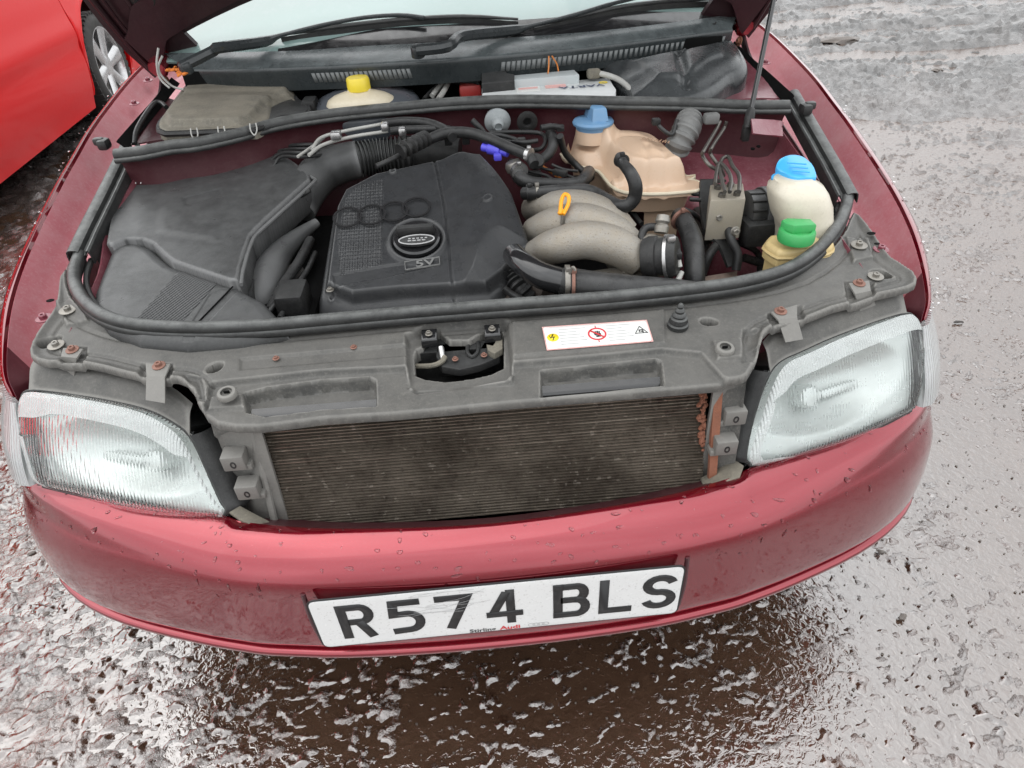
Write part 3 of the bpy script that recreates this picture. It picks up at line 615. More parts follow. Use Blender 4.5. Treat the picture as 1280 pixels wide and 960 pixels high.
# ---- headlamps: one plane per lamp through its known corners
def lampframe(s): return frame((s * .39, .122, .543), (s * .676, .206, .556), (s * .685, .291, .672))
HLpx = {1: [(945, 581), (1000, 566), (1060, 546), (1100, 528), (1136, 509), (1144, 455), (1146, 420), (1143, 399), (1132, 392), (1100, 400), (1040, 422), (1000, 440), (976, 451), (962, 466), (950, 494), (938, 535), (932, 568), (935, 578)],
        -1: [(274, 645), (220, 640), (160, 629), (110, 616), (56, 603), (45, 575), (33, 530), (28, 498), (38, 488), (70, 490), (130, 499), (180, 510), (212, 524), (238, 545), (258, 585), (276, 625), (283, 636), (281, 643)]}
def shrink(poly, d):
    poly = V(poly); c = poly.mean(0); return [tuple(c + (p - c) * (1 - d / np.linalg.norm(p - c))) for p in poly]
for s in (1, -1):
    fr = lampframe(s); ol = [loc2(PF(a, b_, fr), fr) for a, b_ in HLpx[s]]; ol = [tuple(p) for p in cr(ol, 4, True)]
    A = V(ol); c = A.mean(0); sx_, sy_ = np.ptp(A, 0) / 2
    bul = lambda x, y, c=c, sx_=sx_, sy_=sy_: .012 + .022 * (1 - ((x - c[0]) / sx_) ** 2 * .7) - .012 * ((y - c[1]) / sy_) ** 2
    hb = MB(); hfield(shrink(ol, -.006), lambda x, y: -.004 + 0 * x, .006, .07, fr=fr, holes=[shrink(ol, .003)], hdepth=.03, er=.003, mb=hb)
    H = hb.build('headlamp', 'black_plastic', CAR, label=None)
    # reflector: dished bowl, bright
    cb = MB()
    def bowl(x, y, c=c, sx_=sx_, sy_=sy_): q = np.clip(((x - c[0]) / (sx_ * .82)) ** 2 + ((y - c[1]) / (sy_ * .82)) ** 2, 0, 1); return -.006 - .040 * (1 - q) ** 1.25
    hfield(shrink(ol, .001), bowl, .0022, .002, fr=fr, mb=cb); cb.build('reflector', 'headlamp_bowl', H)
    sb = MB()                                          # bulb shield and fluted reflector blocks
    bc = fr[0] + fr[1] * (c[0] - .03) + fr[2] * (c[1] - .005) - fr[3] * .03
    sb.lathe(bc, [(.017, -.02), (.019, .008), (.014, .016), (.001, .018)], 20, fr[3]); sb.box(fr[0] + fr[1] * (c[0] + .03) + fr[2] * (c[1] - .012) - fr[3] * .03, (.07, .012, .006), R=np.stack([fr[1], fr[2], fr[3]], 1), ch=.002); sb.build('bulb_shield', 'headlamp_bowl', H)
    lb = MB(); top = lambda x, y: 0 * x
    hfield(ol, bul, .004, .010, fr=fr, er=.010, mb=lb, extra=lambda x, y, c=c, sx_=sx_: .0004 * np.sin(x * 2 * math.pi / .008) * ss((sx_ * .8 - abs(x - c[0])) / .02))
    lb.build('lens', 'fluted_glass', H, angle=70)
    fb = MB()                                          # pale sky reflection painted along the lens top and inner edge
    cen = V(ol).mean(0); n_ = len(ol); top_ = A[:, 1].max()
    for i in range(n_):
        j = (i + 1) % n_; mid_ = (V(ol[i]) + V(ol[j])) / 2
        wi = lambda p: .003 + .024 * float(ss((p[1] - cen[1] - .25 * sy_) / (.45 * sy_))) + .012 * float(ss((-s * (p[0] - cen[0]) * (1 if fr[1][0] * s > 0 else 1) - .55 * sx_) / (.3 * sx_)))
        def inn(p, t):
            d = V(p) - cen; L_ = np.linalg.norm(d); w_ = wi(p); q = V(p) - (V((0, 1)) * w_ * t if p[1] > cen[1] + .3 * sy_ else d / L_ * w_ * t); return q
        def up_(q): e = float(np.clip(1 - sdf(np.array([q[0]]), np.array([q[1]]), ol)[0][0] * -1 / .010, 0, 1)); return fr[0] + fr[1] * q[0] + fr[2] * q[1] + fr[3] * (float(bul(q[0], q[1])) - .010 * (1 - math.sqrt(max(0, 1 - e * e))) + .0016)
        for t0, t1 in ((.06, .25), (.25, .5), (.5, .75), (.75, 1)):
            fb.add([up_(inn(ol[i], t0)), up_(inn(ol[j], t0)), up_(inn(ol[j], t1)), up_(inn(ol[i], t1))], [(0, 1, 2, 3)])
    gb = MB(); gb.tube([fr[0] + fr[1] * p[0] + fr[2] * p[1] + fr[3] * .001 for p in ol + ol[:1]], .0022, 6, sub=1); gb.build('lens_gasket', 'rubber', H)
    fb.build('sky_glare_band', 'lamp_band', H, angle=0)
    # corner indicator wrapping round the wing
    ib = MB()
    e = [V((s * x, y, z)) for x, y, z in ((.688, .212, .553), (.708, .220, .553), (.738, .256, .555), (.762, .315, .556))]
    g = [V((s * x, y, z)) for x, y, z in ((.691, .255, .62), (.710, .266, .62), (.738, .300, .62), (.758, .345, .62))]
    h = [V((s * x, y, z)) for x, y, z in ((.694, .284, .655), (.708, .293, .653), (.728, .318, .650), (.748, .352, .648))]
    g2 = [a * .5 + b_ * .5 + V((0, -.004, .003)) for a, b_ in zip(e, g)]
    ib.loft([e, g2, g, h], 4, 4, thick=.012, flip=s > 0); I_ = ib.build('corner_indicator', 'indicator_lens', CAR)
    gb = MB(); gb.tube([e[0] - V((s * .004, .0, .004)), g[0] - V((s * .004, .0, 0)), h[0] - V((s * .004, 0, 0))], .0035, 8); gb.build('lamp_gasket', 'rubber', H)
    gb = MB(); low = [fr[0] + fr[1] * p[0] + fr[2] * p[1] + fr[3] * .004 for p in [loc2(PF(a, b_, fr), fr) for a, b_ in HLpx[s][:5]]]; low = [p - V((0, 0, .005)) for p in low]
    gb.tube(low, .0045, 8); gb.build('lamp_seal', 'rubber', H)
    # plastic cowl above the lamp and its two bolted brackets
    tp = [loc2(PF(a, b_, fr), fr) for a, b_ in (HLpx[s][8:14])]
    topc = [fr[0] + fr[1] * p[0] + fr[2] * p[1] for p in tp]
    rows_ = [topc, [p + V((0, .012, .010)) for p in topc], [p + V((0, .026, .022)) for p in topc], [p + V((0, .040, .026)) for p in topc]]
    mb_ = MB(); mb_.loft(rows_, 4, 3, thick=.003, flip=s < 0); mb_.build('lamp_top_cover', 'carrier_plastic', H)
    sidec = [fr[0] + fr[1] * p[0] + fr[2] * p[1] for p in [loc2(PF(a, b_, fr), fr) for a, b_ in HLpx[s][13:18]]]
    mb_ = MB(); mb_.loft([sidec, [p + V((-s * .018, .012, -.002)) for p in sidec], [p + V((-s * .030, .05, -.012)) for p in sidec]], 4, 3, thick=.003, flip=s < 0); mb_.build('lamp_side_housing', 'black_plastic', H)
# ---- wings (right half, mirrored with small asymmetry ignored)
ridge = [(.719, .303, .655), (.737, .335, .680), (.764, .416, .706), (.782, .50, .732), (.797, .615, .761), (.814, .80, .799), (.827, .94, .822), (.842, 1.10, .845), (.860, 1.38, .874), (.866, 1.62, .892)]
def wing(s):
    st = []; gut = []
    for i, (x, y, z) in enumerate(cr(ridge, 3)):
        k = float(np.interp(y, [.30, .40, .5, .8], [.45, .8, .95, 1.])); sh = float(np.interp(y, [.30, .42, .5], [.035, .012, 0])); ar = .345 ** 2 - (y - .96) ** 2
        zb = max(.34 if y > .6 else .555, .31 + math.sqrt(ar) if ar > 0 else 0); zb = min(zb, z - .1)
        row = [(x - .004, y, z - .006), (x, y, z), (x + .010 * k, y, z - .003), (x + .022 * k, y + sh * .2, z - .014), (x + .032 * k, y + sh * .5, z - .034)]
        for t in (.25, .5, .75, 1): row.append((x + (.032 + .012 * math.sin(t * 2.4)) * k, y + sh * (.5 + .5 * t), (z - .034) * (1 - t) + zb * t))
        st.append([(s * a, b, c) for a, b, c in row])
        gx_ = float(np.interp(y, [.303, .36, .45, .6, .9, 1.6], [.010, .02, .045, .062, .072, .085]))
        dz = float(np.interp(y, [.303, .36, .5, .9], [.03, .06, .062, .060])); fw_ = float(np.interp(y, [.303, .4, .6], [.008, .02, .034]))
        g_ = [(x - .004, y, z - .005), (x - .004 - fw_ * .55, y, z - dz * .6), (x - .004 - fw_, y, z - dz), (x - .006 - fw_ - (gx_ - .02) * .3, y, z - dz - .006), (x - .01 - gx_ * .95, y, z - dz - .002), (x - .02 - gx_ * 1.1, y, z - dz + .010), (x - .022 - gx_ * 1.15, y, z - dz - .03), (x - .024 - gx_ * 1.2, y, z - dz - .13)]
        gut.append([(s * a, b, c) for a, b, c in g_])
    b = MB(); b.loft(st, 1, 3, thick=.0015, flip=s < 0); w_ = b.build('front_wing', 'red_paint', CAR, angle=50)
    b = MB(); b.loft(gut[5:], 1, 3, thick=.0015, flip=s > 0); b.build('wing_gutter', 'gutter_red', w_, angle=50)
    b = MB(); b.loft([r[:4] for r in gut[:6]], 1, 3, thick=.0015, flip=s > 0); b.build('wing_flange', 'flange_red', w_, angle=50)
    sm_ = [V(g[5]) for g in gut[8:26]]; b = MB(); b.tube([p + V((0, 0, .001)) for p in sm_], .0022, 6, sub=1); b.build('gutter_sealant', 'flange_red', w_)
    sm_ = [V(g[4]) * .5 + V(g[3]) * .5 for g in gut[10:24]]; b = MB(); b.tube(sm_, .0016, 6, sub=1); b.build('gutter_seam', 'flange_red', w_)
    r = random.Random(5 + s); b = MB()                   # rain beads on the wing crest
    for k in range(90):
        i = r.uniform(1, 26); a = int(i); f_ = i - a; p = V(st[a][2]) * (1 - f_) + V(st[a + 1][2]) * f_ + V((s * r.uniform(-.004, .014), 0, .0005))
        q = .0008 + .0022 * r.random() ** 3; b.lathe(p - V((0, 0, .001)), [(q, 0), (q * .9, q * .3), (q * .5, q * .5), (q * .05, q * .55)], 8, (s * .2, 0, 1))
    b.build('water_drops', 'water_drop', w_, kind='stuff')
    b = MB(); b.loft([[(s * .70, .30, .64), (s * .70, .30, .54)], [(s * .745, .36, .655), (s * .76, .36, .54)], [(s * .76, .48, .67), (s * .78, .50, .54)]], 3, 2, thick=.003); b.build('wing_liner', 'black', w_)
    return w_
WG = {s: wing(s) for s in (1, -1)}
def bolt(p, r, mat='rusty_bolt', parent=None, ax=(0, -.1, 1), wash=1.9, name='bolt'):
    b = MB(); b.lathe(p, [(r * wash, 0), (r * wash, r * .22), (r * wash * .9, r * .3), (r * 1.15, r * .32)], 24, ax)
    b.lathe(V(p) + V(ax) * r * .3, [(r * 1.0, 0), (r * 1.0, r * .75), (r * .8, r * .95), (r * .45, r * .9), (r * .4, r * .6)], 6, ax)
    return b.build(name, mat, parent or CAR, angle=30)
for s, pts in ((1, [(1101, 312, .73), (965, 57, .845), (957, 79, .83)]), (-1, [(55, 398, .725), (185, 101, .86), (168, 130, .84)])):
    for a in pts: bolt(P(*a), .0065, 'red_inner', WG[s])
for s, L_ in ((1, [(1089, 292, 8), (1096, 305, 5), (1038, 178, 4)]), (-1, [(63, 376, 7), (112, 238, 5)])):   # slots pressed in the gutter
    for a, b_, r_ in L_:
        q = P(a, b_, .745); b = MB(); b.lathe(q, [(.0001 + r_ * .0009, 0), (r_ * .0009, .0012), (.0001, .0013)], 12, (0, 0, 1), sc=(1, .7)); b.build('slot', 'black', WG[s])
# bump stops on the wing rails
for s, px, py in ((1, 1007, 136), (-1, 130, 180)):
    q = P(px, py, .845); b = MB(); b.box(q, (.022, .030, .022), ch=.007); b.box(q + V((s * .008, .0, .006)), (.022, .016, .016), ch=.005); b.build('bump_stop', 'rubber', CAR)

# ---- lock carrier (grey moulded slam panel)
def zc(x, y): return .704 + .12 * (y - .2) + .0 * x
seal_px = [(100, 318), (93, 340), (96, 362), (112, 383), (138, 398), (180, 407), (250, 410), (330, 407), (410, 400), (500, 392), (575, 386), (640, 381), (760, 372), (860, 362), (930, 352), (985, 336), (1022, 312), (1045, 285), (1056, 262), (1060, 246)]
zs = lambda x, y: zc(x, y) + .022
OUT = [(88, 322), (84, 348), (90, 372), (106, 391), (138, 406), (180, 415), (250, 418), (330, 415), (410, 408), (500, 400), (640, 389), (760, 380), (862, 370), (935, 360), (994, 344), (1034, 318), (1056, 290), (1066, 268), (1082, 282), (1096, 302), (1112, 324), (1140, 342), (1144, 358), (1122, 366), (1094, 372), (1072, 380), (1040, 388), (1010, 400), (972, 408), (954, 420), (948, 442), (938, 462), (930, 470), (905, 474), (835, 480), (740, 488), (640, 496), (560, 504), (480, 511), (400, 516), (320, 526), (268, 522), (246, 502), (240, 486), (222, 476), (178, 474), (130, 462), (96, 456), (60, 456), (40, 448), (42, 430), (56, 408), (72, 384), (76, 350)]
ZC = lambda L_: pxs(L_, zc)
hole_l = ZC([(516, 436), (519, 428), (527, 424), (533, 408), (548, 405), (560, 416), (585, 416), (606, 404), (624, 402), (629, 410), (629, 450), (612, 458), (585, 464), (555, 467), (530, 464), (517, 459)])
def ov(px, py, rx, ry, rot=0): q = PS(px, py, zc); return ell(q[0], q[1], rx, ry, 20, rot)
feats = [(ZC([(235, 545), (258, 500), (262, 478), (300, 474), (400, 463), (506, 458), (512, 482), (640, 474), (642, 453), (740, 445), (826, 436), (876, 441), (902, 470), (960, 500), (900, 520), (600, 540)]), -.009, .008),
         (ZC([(303, 486), (330, 479), (400, 470), (460, 466), (467, 470), (468, 500), (400, 504), (330, 513), (306, 508)]), -.020, .007),
         (ZC([(677, 458), (820, 443), (826, 446), (829, 474), (677, 489)]), -.020, .006),
         (ZC([(508, 418), (520, 412), (536, 404), (625, 397), (634, 402), (640, 464), (632, 472), (520, 484), (511, 478)]), -.014, .012),
         (ZC([(176, 455), (215, 455), (212, 486), (174, 484)]), -.006, .004), (ZC([(78, 432), (108, 434), (104, 462), (76, 460)]), -.006, .004),
         (ZC([(960, 392), (1002, 382), (1010, 420), (968, 424)]), -.006, .004), (ZC([(1056, 352), (1092, 352), (1094, 384), (1062, 388)]), -.006, .004),
         (ZC([(262, 492), (300, 488), (310, 505), (258, 508)]), .005, .005), (ZC([(890, 428), (926, 424), (934, 448), (896, 452)]), .005, .005),
         (ZC([(72, 382), (104, 378), (112, 404), (84, 410)]), .006, .005), (ZC([(1056, 300), (1085, 300), (1092, 324), (1066, 330)]), .006, .005),
         (ZC([(300, 448), (510, 430), (510, 444), (300, 462)]), -.003, .004), (ZC([(640, 400), (830, 386), (832, 430), (642, 446)]), .0025, .004),
         (ZC([(232, 470), (250, 470), (256, 500), (240, 498)]), -.007, .01), (ZC([(930, 412), (950, 412), (946, 450), (928, 452)]), -.007, .01)]
def near_seal(x, y):
    d, _, _ = sdf(x, y, OUTP); return .007 * ss(1 - np.abs(d + .02) / .0001 * 0 - (-d) / .016) * (y > .2) * (np.abs(x) < .7) - .003 * np.exp(-((-d - .024) / .003) ** 2) * (y > .22)
OUTP = pxs(OUT, zc, 2)
b = MB(); hfield(OUTP, zc, .0018, .009, holes=[hole_l, ov(268, 459, .0125, .0095, .6), ov(886, 402, .0135, .0085, -.3), ov(62, 427, .017, .012, .6), ov(1102, 342, .017, .012, -.3)], hdepth=.02, er=.004, hr=.002, feats=[(f[0], f[1], max(.0055, f[2] * .75)) for f in feats], extra=near_seal, mb=b)
carrier = b.build('slam_panel', 'carrier_plastic', CAR, angle=50)
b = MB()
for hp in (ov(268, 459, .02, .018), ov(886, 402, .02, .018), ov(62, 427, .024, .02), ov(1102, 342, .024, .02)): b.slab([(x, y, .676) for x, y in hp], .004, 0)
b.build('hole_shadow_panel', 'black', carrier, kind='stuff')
# front skirt of the panel: top tank cover strips over the radiator
def zy(px, py, z): return P(px, py, z)
# rubber-bolt washers, rusty bolts and brackets
for px, py in ((88, 393), (1072, 312)): q = PS(px, py, zc) + V((0, 0, .008)); bolt(q, .0058, 'dull_metal', carrier, wash=2.3, name='washer_bolt')
for px, py in ((71, 433), (1094, 347)): q = PS(px, py, zc) + V((0, 0, .002)); bolt(q, .0055, 'dull_metal', carrier, wash=2.2, name='washer_bolt')
for px, py, r in ((345, 448, .003), (442, 434, .003)): bolt(PS(px, py, zc), r, 'rusty_bolt', carrier, wash=1.7, name='rivet')
brs = [((200, 460), [(183, 456), (214, 457), (207, 474), (184, 473)], [(207, 474), (184, 473), (182, 500), (206, 504)], -1), ((92, 440), [(80, 437), (105, 438), (97, 450), (77, 448)], [(97, 450), (77, 448), (72, 466), (92, 472)], -1),
       ((975, 392), [(963, 392), (996, 383), (996, 400), (972, 402)], [(972, 402), (996, 400), (1004, 424), (982, 428)], 1), ((1073, 357), [(1060, 356), (1086, 353), (1088, 366), (1068, 370)], [(1068, 370), (1088, 366), (1096, 386), (1076, 392)], 1)]
for c_, top_, low_, s in brs:
    b = MB(); t3 = [PS(a, d, zc) + V((0, 0, .0035)) for a, d in top_]; b.slab(t3, .003, .0008)
    fr = lampframe(s); e1, e2 = t3[2], t3[3]
    l3 = [P(low_[2][0], low_[2][1], .690), P(low_[3][0], low_[3][1], .690)]
    q1 = [V(low) for low in (e1, e2)]
    if s > 0: q1 = [t3[3], t3[2]]
    b.loft([[q1[0], q1[1]], [l3[1], l3[0]]] if s < 0 else [[q1[0], q1[1]], [l3[1], l3[0]]], 1, 3, thick=.002, flip=s > 0)
    B_ = b.build('lamp_bracket', 'carrier_plastic', CAR); bolt(PS(*c_, zc) + V((0, 0, .004)), .0052, 'rusty_bolt', B_, wash=1.8)
# rubber adjuster clips with slotted heads
for px, py in ((286, 497), (905, 441)):
    q = PS(px, py, zc) + V((0, 0, .004)); b = MB(); b.lathe(q, [(.0135, 0), (.0135, .005), (.012, .007), (.008, .0075), (.0075, .004), (.006, .004)], 24, (0, -.15, 1)); K = b.build('panel_clip', 'carrier_plastic', carrier)
    b = MB(); b.box(q + V((0, 0, .006)), (.008, .003, .004), ch=.001); b.build('slot', 'black', K)
q = PS(847, 408, zc); b = MB(); b.lathe(q, [(.0155, 0), (.0155, .006), (.013, .008), (.014, .010), (.0125, .016), (.0095, .018), (.0105, .021), (.0085, .0245), (.0065, .0255), (.0075, .029), (.0055, .032), (.004, .033), (.005, .036), (.003, .040), (.001, .041)], 28, (.0, -.05, 1)); b.build('rubber_buffer', 'rubber', CAR)
# warning sticker
zst = lambda x, y: zc(x, y) + .0035
st = [PS(a, d, zst) for a, d in ((678, 410), (808, 401), (816, 427), (684, 438))]
sfr = frame(st[3], st[2], st[0]); S2 = [loc2(p, sfr) for p in st]
b = MB(); hfield(rounded(S2[::-1], .002, 2), lambda x, y: 0 * x + .0012, .004, .001, fr=sfr, mb=b); ST = b.build('warning_sticker', 'label_white', CAR, angle=0)
b = MB(); ribbon(b, S2, .0012, .0016, sfr, True); b.build('sticker_border', 'label_pink', ST, angle=0)
W2 = S2[2][0]; H2 = S2[0][1]; fs_ = (sfr[0] + sfr[3] * .0013, sfr[1], sfr[2], sfr[3])
b = MB(); c0 = (W2 * .075, H2 * .5); b.slab([fs_[0] + fs_[1] * x + fs_[2] * y + fs_[3] * .0006 for x, y in ell(*c0, .0085, .0085)], .0005, 0); YD = b.build('warning_disc', 'label_yellow', ST, angle=0)
b = MB(); ribbon(b, [(c0[0] + .001, c0[1] + .007), (c0[0] - .002, c0[1]), (c0[0] + .002, c0[1] + .0005), (c0[0] - .001, c0[1] - .007)], .0016, .0009, fs_); ribbon(b, [(c0[0] - .005, c0[1] + .004), (c0[0] - .003, c0[1] - .003)], .001, .0009, fs_); b.build('lightning_symbol', 'print_black', ST, angle=0)
c1 = (W2 * .5, H2 * .5); b = MB(); ribbon(b, ell(*c1, .0125, .0125, 32), .0022, .0007, fs_, True); ribbon(b, [(c1[0] - .009, c1[1] + .008), (c1[0] + .009, c1[1] - .008)], .0022, .0009, fs_); ribbon(b, [(c1[0], c1[1] + .0135), (c1[0], c1[1] + .018)], .0012, .0006, fs_); ribbon(b, [(c1[0], c1[1] - .0135), (c1[0], c1[1] - .018)], .0012, .0006, fs_); b.build('prohibition_ring', 'label_red', ST, angle=0)
b = MB()
for k in range(4): ribbon(b, [(c1[0] - .004 + k * .0024, c1[1] + .001), (c1[0] - .003 + k * .0024, c1[1] + .007 - abs(k - 1.5) * .001)], .0017, .0006, fs_)
ribbon(b, [(c1[0] - .004, c1[1] - .001), (c1[0] + .004, c1[1] - .001), (c1[0] + .003, c1[1] - .005), (c1[0] - .002, c1[1] - .005)], .003, .0005, fs_); b.build('hand_symbol', 'print_black', ST, angle=0)
c2 = (W2 * .92, H2 * .5); b = MB(); ribbon(b, [(c2[0] - .009, c2[1] - .006), (c2[0], c2[1] + .009), (c2[0] + .009, c2[1] - .006)], .0009, .0006, fs_, True)
ribbon(b, [(c2[0] - .002, c2[1] - .004), (c2[0] - .002, c2[1] + .001), (c2[0] + .003, c2[1] + .001), (c2[0] + .003, c2[1] - .004), (c2[0], c2[1] - .002)], .0014, .0006, fs_); b.build('triangle_symbol', 'print_black', ST, angle=0)
b = MB()
for (a0, a1) in ((.14, .40), (.60, .84)):
    for k in range(6): ribbon(b, [(W2 * a0, H2 * (.82 - .13 * k)), (W2 * (a1 - .03 * ((k * 7) % 4)), H2 * (.82 - .13 * k))], .0006, .0004, fs_)
b.build('small_print', 'print_grey', ST, angle=0, kind='stuff')

# ---- bonnet latch in its pocket
LT = MB(); base = lambda px, py, z=.672: P(px, py, z)
LT.slab([base(*a, .690) for a in ((545, 423), (575, 422), (582, 430), (583, 442), (592, 448), (600, 440), (604, 428), (620, 424), (628, 434), (624, 446), (600, 456), (575, 462), (552, 458), (545, 445))], .012, .002)
LT = LT.build('bonnet_latch', 'black_plastic', CAR)
b = MB(); b.tube([base(551, 434, .70), base(554, 450, .69)], .0045, 12); b.build('latch_pin', 'steel', LT)
b = MB(); b.tube([base(517, 458, .68), base(540, 457, .69), base(552, 452, .694), base(556, 446, .696)], .004, 8, sub=4); b.build('release_lever', 'dusty_plastic', LT)
b = MB(); b.tube([base(517, 448, .68), base(532, 440, .685), base(546, 434, .69)], .004, 8); b.build('release_cable', 'hose_rubber', LT)
for a in ((569, 449), (605, 444)): bolt(base(*a, .694), .0032, 'rusty_bolt', LT, wash=1.5, name='rivet')
b = MB(); b.tube([base(586, 430, .69), base(584, 440, .692), base(590, 446, .692), base(597, 440, .692), base(598, 428, .69)], .003, 8, sub=5); b.build('latch_hook', 'black_plastic', LT)
b = MB(); b.slab([base(*a, .7) for a in ((608, 430), (617, 433), (620, 425), (628, 424), (628, 436), (618, 442), (610, 438))], .01, .001); b.build('safety_catch', 'dusty_plastic', LT)
for px, py in ((536, 416), (615, 410)):
    q = P(px, py, .716); b = MB(); b.slab([q + V(d) for d in ((-.012, -.012, -.004), (.012, -.012, -.004), (.012, .012, 0), (-.012, .012, 0))], .014, .003); K = b.build('latch_mount', 'gloss_black', LT); bolt(q + V((0, -.003, .0)), .004, 'dull_metal', K, wash=1.4)
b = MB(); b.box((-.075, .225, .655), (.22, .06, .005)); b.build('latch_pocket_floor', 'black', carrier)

# ---- radiator: tubes and fins, top tank, rusty side bar
TL, TR, BL, BR = P(326, 524, .667), P(889, 480, .667), P(360, 660, .497), P(868, 616, .497)
TL = V((-.316, .182, .667)); TR = V((.322, .176, .667)); BL = V((-.316, .128, .485)); BR = V((.322, .124, .485))
RAD = MB(); RAD.loft([[TL + V((0, .012, 0)), TR + V((0, .012, 0))], [BL + V((0, .012, 0)), BR + V((0, .012, 0))]], 1, 2); RAD.loft([[TL + V((0, .04, 0)), TR + V((0, .04, 0))], [BL + V((0, .04, 0)), BR + V((0, .04, 0))]], 1, 2)
RAD = RAD.build('radiator', 'radiator_fin', CAR)
tb = MB(); nt_ = 38; r = random.Random(2)
for k in range(nt_):
    t = (k + .5) / nt_; a = TL * (1 - t) + BL * t; c = TR * (1 - t) + BR * t; n = 15
    rw = [[a + (c - a) * j / n + V((0, dy + r.uniform(-.0004, .0004), dz)) for j in range(n + 1)] for dy, dz in ((.010, .0011), (-.001, .0009), (-.001, -.0009), (.010, -.0011))]
    G = V(rw); tb.add(G.reshape(-1, 3), [(i * (n + 1) + j, i * (n + 1) + j + 1, (i + 1) * (n + 1) + j + 1, (i + 1) * (n + 1) + j) for i in range(3) for j in range(n)])
tb.build('cooling_tubes', 'radiator_tube' if 'radiator_tube' in MATS else 'dull_metal', RAD, angle=30, kind='stuff')
fb = MB()
for k in range(nt_):                                    # corrugated fins between tubes
    t0, t1 = (k + .5) / nt_, (k + 1.5) / nt_
    if k == nt_ - 1: break
    a, c, a2, c2 = TL * (1 - t0) + BL * t0, TR * (1 - t0) + BR * t0, TL * (1 - t1) + BL * t1, TR * (1 - t1) + BR * t1
    n = 150; ph = r.random()
    for j in range(n):
        u = (j + ph) / n; u2 = u + .5 / n; p0 = a + (c - a) * u + V((0, .0015, 0)); p1 = a2 + (c2 - a2) * u2 + V((0, .0015 + r.uniform(0, .001), 0)); d = V((0, .01, 0)); e = V((.0007, 0, 0))
        fb.add([p0, p0 + e, p1 + e, p1, p0 + d, p1 + d], [(0, 3, 2, 1), (0, 4, 5, 3)])
fb.build('cooling_fins', 'radiator_fin', RAD, angle=0, kind='stuff')
b = MB(); b.loft([[TL + V((-.005, .006, .010)), TR + V((.005, .006, .010))], [TL + V((-.005, -.006, .006)), TR + V((.005, -.006, .006))], [TL + V((-.005, -.006, -.001)), TR + V((.005, -.006, -.001))], [TL + V((-.005, .004, -.003)), TR + V((.005, .004, -.003))]], 1, 3, thick=.004, flip=False); b.build('radiator_top_rail', 'gloss_black', RAD)
b = MB(); b.tube([TL + V((-.006, -.004, .012)), (TL + BL) / 2 + V((-.007, -.005, 0)), BL + V((-.008, -.004, 0))], .0055, 8); b.build('side_rail', 'carrier_plastic', RAD)
b = MB()
b.loft([[TR + V((.004, -.008, .014)), TR + V((.016, -.008, .014))], [(TR + BR) / 2 + V((.004, -.008, 0)), (TR + BR) / 2 + V((.016, -.008, 0))], [BR + V((.004, -.008, 0)), BR + V((.015, -.008, 0))]], 1, 3, thick=.008, flip=False); b.build('side_rail', 'rust', RAD, label='rusty side rail of the radiator')
b = MB(); r = random.Random(9)
for k in range(70):
    t = r.random() ** 1.6; p = TR * (1 - t * .55) + BR * t * .55 + V((-.002 - abs(r.gauss(0, .006)) * (1.2 - t), -.003 - r.random() * .003, 0)); q = r.uniform(.0012, .003)
    b.lathe(p, [(q, -q), (q * 1.1, 0), (q * .6, q)], 6, (r.random(), -1, r.random()), sc=(1, r.uniform(1, 3)))
b.build('rust_flakes', 'rust', RAD, kind='stuff')
# side mouldings with square clips
for s in (-1, 1):
    if s < 0: pl = [(262, 524, .68), (322, 524, .68), (362, 655, .50), (318, 655, .50), (300, 625, .53), (286, 560, .60), (268, 545, .65)]; bl = [(296, 568, .62), (313, 604, .575)]
    else: pl = [(893, 482, .68), (934, 470, .68), (930, 500, .65), (925, 540, .60), (918, 585, .54), (905, 600, .52), (874, 604, .50)]; bl = [(914, 512, .625), (903, 549, .585)]
    pts = [P(*a) for a in pl]; b = MB(); c = V(pts).mean(0)
    k = len(pts); vs = pts + [p + V((0, .006, 0)) for p in pts] ; b.add(vs, [tuple(range(k)) if s < 0 else tuple(range(k)), tuple(range(k, 2 * k))[::-1]] + [(i, (i + 1) % k, (i + 1) % k + k, i + k) for i in range(k)])
    SM = b.build('side_moulding', 'carrier_plastic', CAR, angle=20)
    for a in bl:
        q = P(*a) + V((0, -.008, 0)); b = MB(); b.box(q, (.032, .026, .026), ch=.0025); b.box(q + V((-s * .016, 0, -.012)), (.012, .018, .01), ch=.002); K = b.build('clip_block', 'carrier_plastic', SM)
        b = MB(); b.lathe(q + V((0, -.0125, -.001)), [(.0052, 0), (.0052, .0012), (.003, .0014), (.0028, .0002)], 16, (0, -1, 0), sc=(1.2, .8)); b.build('slot', 'black_plastic', SM)
    fl = [(286, 640, .55), (300, 632, .55), (345, 656, .52), (330, 662, .535), (300, 650, .545)] if s < 0 else [(876, 597, .52), (918, 574, .55), (930, 582, .55), (925, 596, .545), (880, 612, .535)]
    b = MB(); b.slab([P(*a) for a in fl], .004, .001); b.build('corner_flap', 'dusty_plastic', SM)
    # dark duct between lamp and radiator
    b = MB(); b.loft([[(s * .33, .25, .70), (s * .42, .30, .70)], [(s * .33, .25, .50), (s * .42, .25, .50)]], 1, 2, thick=.004); b.build('duct_panel', 'black', SM)

